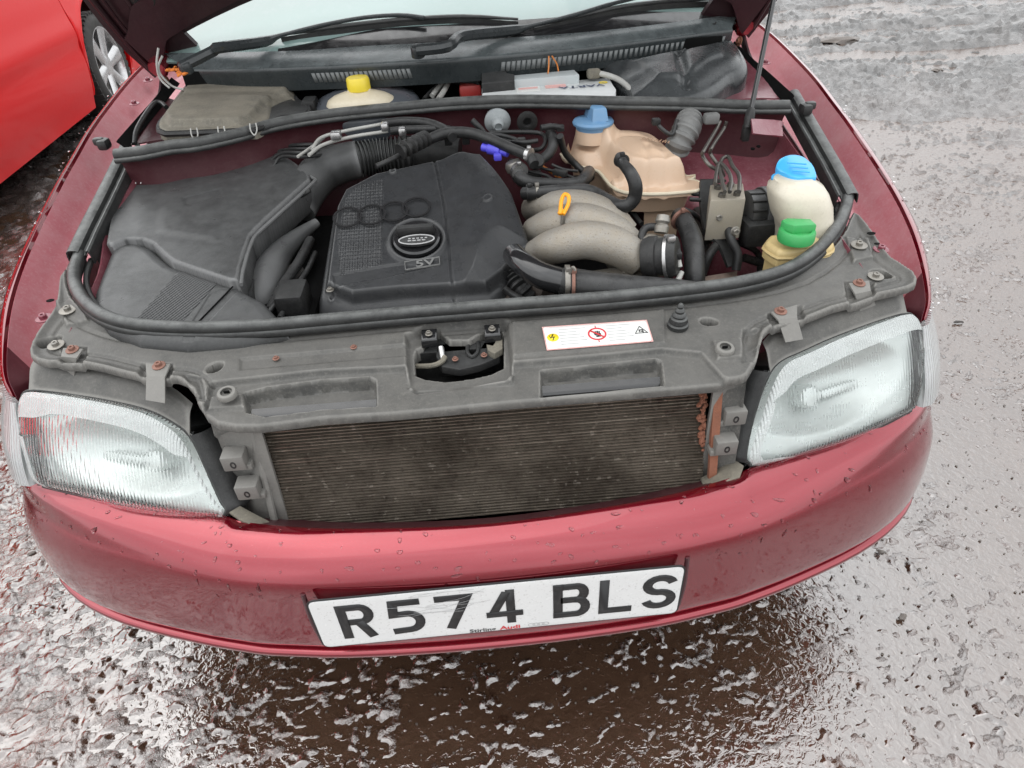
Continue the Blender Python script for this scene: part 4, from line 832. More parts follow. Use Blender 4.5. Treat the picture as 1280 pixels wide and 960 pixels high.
# ---- seals
b = MB(); sp = [PS(a, d, zs) for a, d in seal_px]; b.tube(sp, .0105, 12, sub=4); b.tube([p + V((0, -.004, -.010)) for p in sp], .0085, 8, sub=4)
b.build('bay_seal', 'rubber', CAR, angle=60)
n_in = [p + (V((0.0, .55, 0)) - p * V((1, 1, 0))) / np.linalg.norm((V((0.0, .55, 0)) - p * V((1, 1, 0)))) * .014 + V((0, 0, -.012)) for p in sp]
b = MB(); b.tube(n_in, .005, 8, sub=4); b.tube([p - V((0, 0, .004)) for p in sp], .006, 6, sub=3); b.build('seal_carrier_strip', 'black_plastic', CAR)
zr = lambda x, y: .770 + (y - .52) * .20
for s, L_ in ((1, [(1063, 246), (1045, 212), (1020, 168), (990, 116)]), (-1, [(94, 318), (110, 284), (132, 240), (160, 182)])):
    a = [PS(q[0], q[1], zr) for q in L_]
    b = MB(); b.loft([[p + V((-s * d, 0, e)) for p in a] for d, e in ((-.016, -.012), (-.014, .004), (-.004, .007), (.006, .004), (.008, -.004), (.016, -.002), (.019, .004), (.024, .002), (.026, -.02))], 4, 2, thick=.002, flip=s < 0); b.build('seal_rail', 'rubber', CAR, angle=35)
rs_ = [P(*a) for a in ((146, 194, .862), (180, 190, .866), (215, 183, .868), (250, 179, .868), (300, 168, .869), (350, 154, .87), (420, 143, .872), (500, 135, .874), (570, 129, .876), (650, 126, .877), (760, 128, .877), (860, 130, .872), (930, 133, .866), (985, 133, .862))]
b = MB(); b.tube(rs_, .0125, 12, sub=4); b.tube([p + V((0, -.013, -.007)) for p in rs_], .005, 8, sub=4); b.build('rear_seal', 'rubber', CAR, angle=60)

# ---- scuttle: bulkhead, cowl with slots, windscreen, wipers
bk = [p + V((0, .004, -.008)) for p in rs_]
b = MB(); b.loft([[p for p in bk], [p + V((0, .012, -.03)) for p in bk], [p + V((0, .01, -.12)) for p in bk], [p + V((0, -.01, -.35)) for p in bk]], 3, 4, thick=.004, flip=False); b.build('bulkhead', 'red_dark', CAR)
cf = [P(*a) for a in ((232, 88, .93), (300, 88, .935), (390, 85, .938), (460, 82, .94), (560, 76, .942), (650, 69, .942), (740, 60, .94), (830, 49, .936), (915, 38, .93))]
cbk = [P(*a) for a in ((206, 68, .955), (275, 67, .957), (370, 65, .958), (460, 59, .96), (560, 54, .96), (650, 48, .96), (740, 41, .96), (830, 31, .957), (920, 19, .953))]
dn = [p + V((0, .008, -.045)) for p in cf]
COWL = MB(); COWL.loft([cbk, [a * .5 + c * .5 + V((0, 0, .004)) for a, c in zip(cf, cbk)], [p + V((0, .006, .003)) for p in cf], cf, [p + V((0, 0, -.008)) for p in cf], dn], 4, 3, thick=.003, flip=False)
COWL = COWL.build('scuttle_panel', 'cowl_plastic', CAR)
def slots(x0, x1, n, name, skew, off=0.35, hh=.020):
    fc = cr(cf, 8); F_ = V(fc); X_ = []
    for k in range(n):
        px = x0 + (x1 - x0) * k / (n - 1)
        # find cowl front point with this pixel column
        d = F_ - CAM; pxv = 640 + FL * (d @ RT) / (d @ FW); i = int(np.clip(np.searchsorted(pxv, px) - 1, 0, len(F_) - 2)); t = (px - pxv[i]) / (pxv[i + 1] - pxv[i]); p = F_[i] * (1 - t) + F_[i + 1] * t
        b = MB(); q = p + V((0, -.0015, -.010)); wd = (x1 - x0) / (n - 1) * .0022 * .30
        b.add([q + V((-wd, 0, 0)), q + V((wd, 0, 0)), q + V((wd + skew, .004, -hh)), q + V((-wd + skew, .004, -hh))] + [q + V((-wd, -.0025, 0)), q + V((wd, -.0025, 0)), q + V((wd + skew, .0015, -hh)), q + V((-wd + skew, .0015, -hh))], [(4, 7, 6, 5), (0, 4, 5, 1), (1, 5, 6, 2), (2, 6, 7, 3), (3, 7, 4, 0)])
        X_.append(b)
    for b in X_: b.build(name, 'cowl_slat', COWL, angle=0)
M('cowl_slat', (.13, .14, .14), .45, dust=(.2, .2, .2, .4), dsc=40)
slots(390, 509, 21, 'vent_slat', .004); slots(629, 905, 44, 'vent_slat', -.003)
for px, py, z, r_ in ((395, 75, .95, .006), (774, 46, .95, .007), (892, 28, .95, .007), (595, 63, .95, .0035), (674, 53, .95, .003)):
    b = MB(); b.lathe(P(px, py, z) + V((0, 0, -.0015)), [(r_, 0), (r_, .001), (r_ * .7, .0012), (r_ * .6, .0003), (.0003, .0003)], 16, (0, -.25, 1)); b.build('screw_dimple', 'black_plastic', COWL)
b = MB(); b.tube([cf[4] + V((.0, -.001, .001)), cf[4] * .5 + cbk[4] * .5 + V((.01, 0, .006)), cbk[4] + V((.018, 0, .002))], .0012, 6); b.build('panel_joint', 'black', COWL)
def gp(t, h, dy=0):    # windscreen point: t along width 0..1, h up
    A_ = V(cr(cbk, 6)); i = t * (len(A_) - 1); a = int(min(i, len(A_) - 2)); p = A_[a] * (1 - (i - a)) + A_[a + 1] * (i - a)
    return V((p[0] * (1 - .16 * h), p[1] + .012 + .78 * h + .07 * h * (1 - (2 * t - 1) ** 2), p[2] - .004 + .46 * h * (1 - .12 * h)))
T_ = [k / 12 for k in range(13)]
b = MB(); b.loft([[gp(t, h) for t in T_] for h in (-.03, 0, .25, .5, .75, 1.0)], 2, 3, thick=.005, flip=True); WS = b.build('windscreen', 'windscreen_glass', CAR)
ft = [.22 + .78 * k / 14 for k in range(15)]
b = MB(); b.loft([[gp(t, -.01) + V((0, -.003, .007)) for t in ft], [gp(t, .055 * min(1, (t - .2) * 5) * min(1, (1.02 - t) * 5)) + V((0, -.003, .007)) for t in ft]], 2, 2); b.build('dark_reflection_strip', 'gloss_black', WS)  # dark reflection on the lower glass, built as a black strip
CB_ = V(cr(cbk, 6))
def PG(px, py, off=.02):              # pixel -> point just above the glass
    d = ray(px, py); d = d / np.linalg.norm(d); a = 1.2
    for t in np.arange(1.2, 3.2, .004):
        q = CAM + d * t; yb = np.interp(q[0], CB_[:, 0], CB_[:, 1]) + .012; zg = .952 + (q[1] - yb) / .80 * .46
        if q[2] < zg + off: return q
    return q
# wiper arms and blades
def wiper(piv, arm, blade, thick_to):
    b = MB(); pts = [P(*a) if i < 3 else PG(a[0], a[1], .030) for i, a in enumerate(arm)]; n = len(pts)
    b.tube(pts, [.011] * thick_to + [.0045] * (n - thick_to), 8, sub=4); A_ = b.build('wiper_arm', 'wiper_black', CAR, angle=40)
    b = MB(); b.lathe(P(*piv), [(.014, -.01), (.014, .006), (.011, .011), (.001, .012)], 20, (0, -.3, 1)); b.build('wiper_pivot', 'wiper_black', A_)
    bl = [PG(a[0], a[1], .012) for a in blade]; b = MB(); b.tube([p + V((0, 0, .010)) for p in bl], [.0025] + [.005] * (len(bl) - 2) + [.0025], 8, sub=4)
    for i in range(len(bl)):
        pass
    b.loft([[p + V((0, 0, .006)) for p in bl], [p + V((0, .002, -.006)) for p in bl]], 4, 1, thick=.003); b.build('wiper_blade', 'rubber', A_)
    return A_
wiper((232, 84, .965), [(226, 84, .967), (268, 63, .985), (272, 60, .99), (330, 52, .992), (352, 44, .995), (400, 32, 1.0), (455, 22, 1.0), (500, 19, 1.0), (530, 22, .99)], [(352, 50, .985), (420, 40, .985), (500, 31, .985), (580, 27, .985), (648, 30, .98)], 4)
wiper((522, 64, .97), [(522, 63, .975), (560, 58, .98), (578, 45, .985), (640, 38, .99), (665, 32, .99), (720, 18, 1.0), (760, 6, 1.0), (800, -4, 1.0)], [(668, 38, .985), (720, 27, .985), (780, 14, .985), (840, 7, .985), (905, 4, .985)], 4)
b = MB(); r = random.Random(1)
for k in range(26):
    p = P(222 + r.gauss(2, 5), 88 + r.gauss(0, 3), .955); q = r.uniform(.003, .006); b.lathe(p, [(q, -q * .4), (q * 1.2, 0), (q * .5, q * .6)], 6, (r.random() - .5, r.random() - .5, 1), sc=(1, r.uniform(.6, 1.8)))
b.build('rusty_spindle', 'rust_bright', COWL, kind='stuff') if 'rust_bright' in MATS else None

# ---- bonnet, propped open on its rear hinges
th_ = math.radians(63); HY, HZ = 1.245, .902; bd_ = V((0, -math.cos(th_), math.sin(th_))); bn = V((0, -math.sin(th_), -math.cos(th_)))   # underside normal faces the camera
def bp(x, s_, d=0): return V((x, HY, HZ)) + bd_ * s_ + bn * d
def brow_(u, d=0, inset=0):       # u 0 rear .. 1 front
    o = []
    for v in [-1, -.985, -.96, -.93, -.9, -.8, -.65, -.5, -.25, 0, .25, .5, .65, .8, .9, .93, .96, .985, 1]:
        hw = float(np.interp(u, [0, .15, .5, .8, 1], [.735, .80, .80, .76, .70])) - inset
        x = v * hw; s0 = .055 * float(ss((1 - abs(v)) / .08)) + .17 * (1 - v * v) + inset; s1 = 1.03 + .10 * (1 - v * v) - inset
        bul = .035 * (1 - v * v) + .02 * math.sin(u * math.pi)
        o.append(bp(x, s0 * (1 - u) + s1 * u, d - bul))
    return o
b = MB(); b.loft([brow_(u, 0) for u in (0, .1, .25, .5, .75, .9, 1)], 2, 3, thick=.006, flip=True); BN = b.build('bonnet', 'bonnet_inner', CAR, angle=50)
b = MB(); b.loft([brow_(u, -.012) for u in (0, .1, .25, .5, .75, .9, 1)], 2, 3, thick=.002, flip=False); b.build('outer_skin', 'red_paint', BN)
b = MB(); b.loft([brow_(u, .016, .03) for u in (0, .03, .06, .09)], 2, 2, thick=.012, flip=True); b.loft([brow_(u, .016, .03) for u in (.9, .93, 1)], 2, 2, thick=.012, flip=True)
for s in (-1, 1): b.loft([[bp(s * (hw_ - q), sx, .018 - .03) for q in (.03, .06, .12, .16)] for sx, hw_ in ((.02, .74), (.18, .80), (.4, .81), (.7, .79), (1.0, .72))], 2, 3, thick=.012, flip=s < 0)
for xx in (-.4, 0, .4): b.loft([[bp(xx * (1 - .25 * u) + q, .22 + .85 * u, .0 + .006) for q in (-.05, -.03, .03, .05)] for u in (0, .33, .66, 1)], 2, 2, thick=.01)
b.build('inner_frame', 'bonnet_inner', BN, angle=50)
for s in (-1, 1):
    b = MB(); b.tube([bp(s * .785, .30, .004), bp(s * .76, .14, .004), bp(s * .735, .03, .004)], .007, 8); b.build('edge_bead', 'bonnet_inner', BN)
    lz = [(s * .700, .07), (s * .735, .14), (s * .745, .26), (s * .730, .28), (s * .705, .26), (s * .690, .14)]; b = MB(); b.tube([bp(x, q, .012) for x, q in lz + lz[:1]], .004, 8, sub=4); b.build('pressed_recess', 'bonnet_inner', BN)
    b = MB(); b.lathe(bp(s * .66, .20, .0), [(.03, 0), (.03, .012), (.02, .016), (.012, .010), (.001, .010)], 20, bn); b.build('grommet', 'black_plastic', BN)
    # hinge arm
    b = MB(); b.loft([[(s * .715, 1.24, .92), (s * .715, 1.27, .93)], [(s * .715, 1.18, .88), (s * .715, 1.20, .86)], [(s * .71, 1.08, .85), (s * .71, 1.08, .83)]], 3, 4, thick=.005); Hh = b.build('bonnet_hinge', 'bonnet_inner', CAR)
    bolt((s * .70, 1.17, .868), .006, 'rust', Hh, ax=(-s, -.3, .2)); bolt((s * .70, 1.21, .90), .006, 'rust', Hh, ax=(-s, -.3, .2))
# ---- prop rod with bracket
a0 = P(936, 152, .855); a1 = PY(967, 0, .86)
rod_top = a0 + (a1 - a0) * 2.6
b = MB(); b.tube([a0, rod_top], .0048, 10, sub=1); PR = b.build('prop_rod', 'gloss_black', CAR)
b = MB(); b.lathe(a0 - (a1 - a0) * .06, [(.008, 0), (.010, .02), (.0085, .035), (.006, .04)], 12, a1 - a0); b.box(a0 + V((-.004, -.004, -.02)), (.014, .016, .03), ch=.003); b.build('rod_foot', 'black_plastic', PR)
b = MB(); b.loft([p3([(938, 150, .86), (975, 152, .84), (976, 158, .83)]), p3([(940, 168, .85), (962, 170, .83), (978, 172, .825)])], 3, 3, thick=.003); b.build('rod_bracket', 'red_inner', CAR)

# ---- rest of the bodyshell (behind the bonnet), simple but real
b = MB(); L0 = [gp(t, 1.0) for t in T_]
b.loft([L0, [p + V((0, .35, .045)) for p in L0], [p + V((0, .9, .04)) for p in L0], [p + V((0, 1.3, -.04)) for p in L0]], 2, 3, thick=.01, flip=True); b.build('roof', 'red_paint', CAR)
for s in (1, -1):
    b = MB(); b.loft([[(s * (.866 + .03 * math.sin(t * 2.6)), y, .90 * (1 - t) + .25 * t) for t in (0, .08, .3, .6, 1)] for y in (1.64, 2.1, 2.6, 3.1)], 2, 3, thick=.01, flip=s < 0); D_ = b.build('door', 'red_paint', CAR)
    b = MB(); b.loft([[(s * .85, y, .90), (s * (.62), y * .85 + .45, 1.38)] for y in (1.75, 2.3, 3.1)], 2, 2, thick=.004); b.build('side_window', 'window_glass', D_)
    b = MB(); pw_ = [gp(0 if s < 0 else 1, h) + V((s * .012, 0, .0)) for h in (-.05, .3, .65, 1)]; b.tube(pw_, .022, 8); b.build('windscreen_pillar', 'red_paint', CAR)
    wheel(CAR, (s * .765, .96, .31), .31, .19, s)
M_ = MB(); M_.box((0, 3.4, .6), (1.6, 1.0, .6), ch=.08); M_.build('rear_body', 'red_paint', CAR)
M_ = MB(); M_.box((0, 2.2, .42), (1.6, 1.6, .3)); M_.build('underbody', 'black', CAR)
# ================================================================== ENGINE BAY
# floor, inner aprons, firewall details
b = MB(); b.box((0, .62, .40), (1.36, .86, .02)); b.box((0, 1.15, .66), (1.3, .32, .02)); b.build('bay_floor', 'black', CAR)
b = MB(); b.box((0, .285, .56), (.72, .02, .26)); b.build('radiator_shroud', 'black_plastic', CAR)
for s in (1, -1):
    # apron: from the seal rail down and inwards, with the suspension turret bulging behind
    rowsA = []
    for y, xi, zi in ((.36, .60, .55), (.5, .60, .55), (.62, .52, .60), (.72, .42, .70), (.82, .38, .76), (.92, .40, .78)):
        zt = .765 + (y - .52) * .20; x0 = .655 if y > .5 else .63
        rowsA.append([(s * x0, y, zt - .01), (s * (x0 - .02), y, zt - .06), (s * (x0 * .55 + xi * .45), y, (zt - .04) * .5 + zi * .5), (s * xi, y, zi), (s * (xi - .02), y, zi - .10), (s * (xi - .03), y, .45)])
    b = MB(); b.loft(rowsA, 4, 4, thick=.003, flip=s > 0); A_ = b.build('inner_apron', 'red_inner', CAR, angle=60)
    b = MB(); b.loft([[(s * x, y, z) for x, y, z in ((.69, .90, .845), (.60, .90, .85), (.45, .905, .835), (.36, .90, .80))], [(s * x, y, z) for x, y, z in ((.70, 1.02, .865), (.60, 1.02, .84), (.45, 1.02, .80), (.38, 1.02, .78))], [(s * x, y, z) for x, y, z in ((.70, 1.15, .88), (.60, 1.15, .84), (.5, 1.15, .80), (.40, 1.15, .76))]], 4, 4, thick=.003, flip=s > 0); b.build('scuttle_side_panel', 'red_inner' if s > 0 else 'red_dark', CAR, angle=60)
    b = MB(); b.loft([[(s * .70, y, zt_) for y, zt_ in ((.87, .86), (1.0, .872), (1.1, .88), (1.24, .895))], [(s * .685, y, zt_) for y, zt_ in ((.87, .845), (1.0, .855), (1.1, .865), (1.24, .88))]], 3, 2, thick=.006); b.build('body_seam', 'black', A_)
b = MB(); b.loft([p3([(200, 205, .80), (250, 195, .80), (300, 185, .80)]), p3([(200, 230, .74), (260, 225, .74), (320, 215, .74)])], 3, 2, thick=.003); b.loft([p3([(255, 195, .82), (302, 182, .83), (302, 200, .79), (262, 208, .78)][:2]), p3([(262, 208, .78), (302, 198, .79)])], 2, 2, thick=.004); b.build('turret_bracket', 'red_inner', CAR)
# type plate behind the air box
tf = frame(P(150, 250, .80), P(185, 250, .80), P(160, 212, .81)); b = MB(); q = [P(*a) for a in ((152, 247, .79), (183, 243, .79), (188, 214, .80), (166, 216, .80))]; b.slab(q, .002, 0); TP = b.build('type_plate', 'gloss_black', CAR)
b = MB()
for k in range(5): b.tube([P(166 + k * 3.4, 220 + (k % 2) * 4, .803), P(163 + k * 3.2, 229 - (k % 2) * 3, .803)], .0012, 6, sub=1)
b.build('plate_marks', 'label_white', TP, kind='stuff')
b = MB(); b.slab(p3([(146, 252, .792), (176, 250, .792), (178, 244, .794), (150, 246, .794)]), .002, 0); b.build('red_label', 'red_plastic', TP)

# ---- air filter box
za = lambda x, y: .775 + .10 * (y - .55) + .0 * x
LID = [(178, 219), (200, 215), (262, 204), (345, 192), (354, 193), (386, 216), (387, 224), (330, 275), (312, 294), (300, 330), (297, 349), (286, 350), (246, 337), (214, 326), (202, 316), (190, 304), (176, 298), (156, 298), (138, 306), (132, 303), (136, 280), (142, 258), (158, 236)]
b = MB(); hfield(pxs(LID, za), za, .0028, .055, er=.004, draft=-.02, mb=b, feats=[(pxs([(228, 248), (275, 236), (280, 246), (232, 258)], za), -.0012, .003), (pxs([(200, 290), (205, 240), (285, 222), (290, 240), (270, 300)], za), .0015, .02)])
AB = b.build('air_filter_box', 'airbox_plastic', CAR, angle=50)
rimp = [PS(a, d, za) + V((0, 0, -.006)) for a, d in LID[3:11]]; b = MB(); b.tube([p + V((.003, -.002, -.003)) for p in rimp], .0035, 8, sub=3); b.build('lid_edge', 'airbox_plastic', AB)
b = MB(); pl = pxs([(180, 222), (345, 196), (382, 220), (318, 290), (300, 345), (200, 330), (140, 300), (145, 258)], .76); hfield([(x, y) for x, y in pl], lambda x, y: .722 + .1 * (y - .55), .008, .16, mb=b, er=.004, draft=-.06); b.build('lower_case', 'black_plastic', AB)
zd = lambda x, y: .752 + .13 * (y - .45)
DUCT = [(136, 308), (156, 300), (176, 300), (190, 306), (203, 318), (216, 328), (248, 339), (288, 352), (300, 356), (330, 372), (352, 396), (360, 412), (300, 424), (230, 430), (170, 424), (130, 408), (112, 384), (114, 362), (124, 336)]
dl = pxs(DUCT, zd); RB = pxs([(228, 334), (276, 350), (218, 414), (168, 402)], zd)
rbv = V(RB); ax_ = rbv[1] - rbv[0]; rl = np.linalg.norm(ax_); ax_ = ax_ / rl
def ribs_(x, y):
    d, _, _ = sdf(x, y, RB); u = (x - RB[0][0]) * ax_[0] + (y - RB[0][1]) * ax_[1]; return -.001 * ss(-d / .001) + .0028 * np.sin(u / rl * 2 * math.pi * 17) * ss(-d / .0015) - .0 * x
b = MB(); hfield(dl, zd, .0011, .05, er=.022, mb=b, extra=ribs_, feats=[(pxs([(262, 368), (278, 360), (300, 360), (240, 424), (226, 424)], zd), -.001, .002)])
b.build('intake_duct', 'airbox_plastic', AB, angle=60)
b = MB(); b.tube([PS(296, 354, zd) + V((0, 0, .001)), PS(262, 388, zd) + V((0, 0, .0)), PS(236, 414, zd) + V((0, 0, -.001))], .0013, 6); b.tube([PS(a, d, zd) + V((0, 0, .001)) for a, d in ((136, 307), (156, 299.5), (176, 299.5), (191, 306), (203, 317), (216, 327), (248, 338), (288, 351))], .0016, 6); b.build('duct_seam', 'black', AB, kind='stuff')
b = MB(); b.slab(p3([(122, 264, .765), (142, 262, .765), (148, 275, .765), (140, 306, .755), (118, 318, .75), (116, 296, .755)]), .05, .008, draft=-.04); b.build('box_latch_housing', 'airbox_plastic', AB)
b = MB(); b.tube([P(146, 270, .768), P(134, 300, .76)], .003, 8); b.build('latch_slot', 'black', AB)
b = MB(); b.tube(p3([(396, 278, .73), (372, 296, .72), (350, 318, .71), (335, 345, .70), (324, 385, .66), (318, 400, .60)]), [.009, .016, .024, .030, .034, .034], 14, sub=5); b.build('cold_air_duct', 'dusty_dark', AB) if False else b.build('cold_air_duct', 'airbox_plastic', AB)
b = MB(); b.tube(p3([(320, 325, .70), (350, 305, .71), (356, 300, .71)]), .011, 10); b.build('breather_stub', 'black_plastic', AB)
b = MB(); b.lathe(P(353, 300, .715), [(.004, 0), (.004, .006), (.001, .007)], 10, (1, 0, .3)); b.build('stub_cap', 'rusty_bolt', AB)
b = MB(); b.box(P(368, 378, .69), (.05, .07, .06), ch=.01); b.build('engine_mount_bracket', 'black_plastic', CAR)

# ---- intake elbow and corrugated hose
EP = p3([(372, 262, .735), (384, 236, .76), (402, 216, .775), (424, 205, .785), (450, 199, .79)])
b = MB(); b.tube(EP, [.036, .040, .041, .040, .038], 20, sub=6); EL = b.build('intake_elbow', 'airbox_plastic', CAR)
b = MB(); b.tube(p3([(446, 200, .79), (470, 196, .79), (500, 193, .79), (512, 192, .788)]), .0345, 24, rib=(.0078, .0030)); b.build('corrugated_hose', 'rubber', EL, angle=70)
b = MB(); b.tube(p3([(508, 192, .788), (540, 190, .785), (575, 192, .78)]), [.036, .036, .034], 18); b.build('hose_end', 'black_plastic', EL)
b = MB()
for t in (0, .012): b.tube(p3([(368, 262, .74), (370, 250, .768), (388, 238, .785)]), .004, 8) if t == 0 else None
b.build('hose_clip', 'black_plastic', EL)

# ---- engine cover
SLP = .34
zt0 = lambda x, y: .705 + SLP * (y - .37)
EC = [(384, 396), (396, 345), (404, 300), (412, 256), (420, 238), (436, 222), (470, 208), (514, 197), (543, 190), (556, 180), (580, 174), (602, 181), (618, 196), (630, 214), (640, 238), (652, 272), (664, 304), (668, 314), (652, 314), (640, 322), (634, 334), (632, 352), (616, 366), (600, 374), (572, 381), (480, 389), (440, 393)]
E2 = pxs(EC, zt0)
CX, CY = PS(560, 300, zt0)[:2]
pTop = pxs([(409, 352), (416, 300), (422, 256), (432, 236), (470, 216), (545, 200), (600, 190), (648, 248), (668, 302), (646, 316), (628, 336), (606, 352), (500, 358), (440, 364)], zt0)
pR = pxs([(548, 186), (580, 172), (606, 182), (632, 220), (662, 300), (640, 314), (622, 340), (604, 356), (572, 362), (566, 330), (556, 262)], zt0)
pTrough = pxs([(585, 170), (600, 175), (600, 250), (590, 300), (575, 250), (575, 200)], zt0)
pTex1 = pxs([(424, 345), (420, 300), (428, 250), (445, 232), (480, 222), (481, 262), (478, 290), (479, 330)], zt0)
tex_scale = 2 * math.pi / .0056
grp = pxs([(545, 194), (551, 222), (557, 262), (561, 310), (566, 362), (571, 384)], zt0, closed=False) if False else [tuple(PS(a, d, zt0)[:2]) for a, d in ((541, 194), (548, 222), (556, 262), (561, 310), (566, 362), (571, 386))]
pStrip = pxs([(416, 343), (480, 332), (549, 322), (550, 331), (480, 347), (417, 358)], zt0)
OC = PS(521, 300, zt0)
def polyd(x, y, pl):
    d = np.full(x.shape, 9.)
    for (ax, ay), (bx_, by_) in zip(pl[:-1], pl[1:]):
        ex, ey = bx_ - ax, by_ - ay; t = np.clip(((x - ax) * ex + (y - ay) * ey) / (ex * ex + ey * ey), 0, 1); d = np.minimum(d, np.hypot(x - ax - t * ex, y - ay - t * ey))
    return d
def ecx(x, y):
    z = 0 * x
    d, _, _ = sdf(x, y, pR); z += .016 * ss(-d / .05) + .0
    d2, _, _ = sdf(x, y, pTrough); z -= .010 * ss((-d2 + .03) / .05)
    d, _, _ = sdf(x, y, pTop); z -= .020 * ss((d + .003) / .012) + .05 * ss((d - .01) / .05)
    d, _, _ = sdf(x, y, pTex1); z += .0015 * np.sin((x + y) * tex_scale) * np.sin((x - y) * tex_scale) * ss(-d / .002)
    z -= .0030 * np.exp(-(polyd(x, y, grp) / .0022) ** 2)
    d, _, _ = sdf(x, y, pStrip); z -= .0022 * ss((-d + .001) / .002)
    r_ = np.hypot((x - OC[0]) / 1.0, (y - OC[1]) / 1.0); z += .004 * np.exp(-((r_ - .048) / .004) ** 2) - .008 * ss((.045 - r_) / .006)
    for (px, py, q) in ((491, 214, .009), (610, 257, .011), (412, 360, .008)):
        c = PS(px, py, zt0); rr = np.hypot(x - c[0], (y - c[1]) * 1.05); z += .0025 * ss((q - rr) / .003) - .003 * ss((q * .55 - rr) / .002) * (px != 610)
    return z
b = MB(); hfield(E2, zt0, .0017, .08, er=.012, extra=ecx, mb=b, draft=-.01)
ECO = b.build('engine_cover', 'cover_plastic', CAR, angle=60)
ZT = lambda p: PS(p[0], p[1], zt0)
ef = (V((0, 0, 0)), V((1, 0, 0)), V((0, 1, SLP)) / math.hypot(1, SLP), V((0, -SLP, 1)) / math.hypot(1, SLP)); ef = (ZT((480, 270)) + V((0, 0, .0046)), ef[1], ef[2], ef[3])
RX, RY = .0262, .0262
cs = [ZT(p) for p in ((435, 274), (465, 271), (493, 267), (521, 262))]; rr0 = float(np.mean([np.linalg.norm(cs[i + 1] - cs[i]) for i in range(3)])) / 1.70
for i, c in enumerate(cs):
    l = loc2(c, ef); b = MB(); R0 = ell(l[0], l[1], rr0, rr0, 36); ribbon(b, R0, .0036, .0016 + i * .0003, ef, True); b.build('emblem_ring', 'emblem_black', ECO, angle=30)
OC = OC + V((0, 0, .006)); OCf = (OC + V((0, 0, -.006)), ef[1], ef[2], ef[3])
b = MB(); b.lathe(OCf[0], [(.041, 0), (.041, .006), (.038, .009), (.010, .0095), (.001, .0095)], 40, ef[3]); CAP = b.build('oil_filler_cap', 'gloss_black', CAR)
b = MB(); b.box(OC + V((0, .002, .012)), (.066, .017, .018), ch=.005); b.build('cap_grip', 'black_plastic', CAP)
b = MB(); of = (OC + V((.002, -.024, .006)), ef[1], ef[2], ef[3]); b.slab([of[0] + of[1] * x + of[2] * y for x, y in ell(0, 0, .031, .0115)], .004, .001); OL = b.build('cap_badge', 'black_plastic', CAP)
b = MB(); ribbon(b, ell(0, 0, .030, .0108, 32), .002, .001, of, True); b.build('badge_rim', 'print_grey', CAP, angle=0)
b = MB()
for k in range(5): ribbon(b, [(-.014 + k * .007, .003), (-.010 + k * .007, .003)], .002, .0007, of)
for k in range(4): ribbon(b, [(-.015 + k * .008, -.002), (-.009 + k * .008, -.002)], .002, .0007, of)
b.build('badge_print', 'print_grey', CAP, angle=0, kind='stuff')
sf = (ZT((524, 330)) + V((0, 0, -.001)), ef[1], ef[2], ef[3]); ang = math.atan2(ZT((545, 327))[1] - ZT((500, 334))[1], ZT((545, 327))[0] - ZT((500, 334))[0])
b = MB(); q = [ZT(p) for p in ((506, 328), (549, 322), (550, 331), (507, 338))]; ql = [loc2(p, sf) for p in q]; ribbon(b, ql, .0010, .0035, sf, True); b.build('emblem_frame', 'boot_grey', ECO, angle=0)
text('raised_marking', '5V', .020, sf, (.010, 0), 'boot_grey', ECO, rot=ang, th=.0030, sx=1.5, bold=.0004)
b = MB(); b.tube([ZT(p) + V((0, 0, -.0035)) for p in ((417, 343), (480, 333), (550, 322))], .0010, 6); b.build('strip_edge', 'airbox_plastic', ECO)
for px, py in ((412, 360),): bolt(ZT((px, py)) + V((0, 0, -.004)), .004, 'dull_metal', ECO, wash=1.6, name='cover_bolt')
# engine block under the cover
b = MB(); b.box((-.08, .63, .58), (.34, .52, .22), ch=.02); b.build('engine_block', 'grime', CAR)
b = MB(); b.box((-.335, .62, .60), (.13, .5, .16), ch=.02); b.build('gap_shade_block', 'black', CAR)  # black block added to deepen the shade between airbox and engine
b = MB(); b.box((.14, .55, .52), (.30, .5, .16), ch=.03); b.build('cylinder_head_side', 'black', CAR)

# ---- inlet manifold
def pt(L_, r, name, mat, parent=None, sub=6, n=14, **k):
    b = MB(); b.tube([P(*a) for a in L_], r, n, sub=sub); return b.build(name, mat, parent or CAR, **k)
MAN = pt([(664, 262, .735), (692, 257, .762), (730, 258, .77), (762, 272, .76), (785, 292, .735)], [.024, .027, .028, .027, .022], 'intake_manifold', 'cast_aluminium', n=18)
pt([(668, 290, .735), (694, 280, .768), (730, 277, .778), (768, 292, .765), (798, 318, .735)], [.026, .029, .031, .030, .026], 'manifold_runner', 'cast_aluminium', MAN, n=18)
pt([(668, 318, .725), (694, 308, .762), (732, 300, .778), (770, 308, .768), (800, 326, .745)], [.024, .029, .031, .031, .026], 'manifold_runner', 'cast_aluminium', MAN, n=18)
pt([(770, 338, .72), (790, 322, .735), (812, 318, .745), (826, 322, .745)], [.03, .034, .034, .030], 'manifold_plenum', 'cast_aluminium', MAN, n=18)
b = MB(); b.slab(p3([(735, 338, .728), (790, 330, .73), (806, 332, .73), (800, 350, .72), (748, 354, .72)]), .03, .004); b.build('manifold_flange', 'cast_aluminium', MAN)
pt([(645, 330, .70), (665, 345, .70), (690, 362, .69)], .03, 'water_neck', 'grime', MAN)
# dipstick
pt([(702, 296, .76), (704, 268, .80)], .004, 'dipstick_tube', 'dull_metal')
b = MB(); lp = [P(700, 268, .802), P(702, 250, .818), P(706, 243, .824), P(711, 246, .822), P(710, 256, .812), P(704, 268, .802)]; b.tube(lp, .0034, 8, sub=5); b.tube([P(700, 268, .80), P(703, 262, .806)], .005, 8, sub=1); b.build('dipstick_handle', 'orange_plastic', CAR)

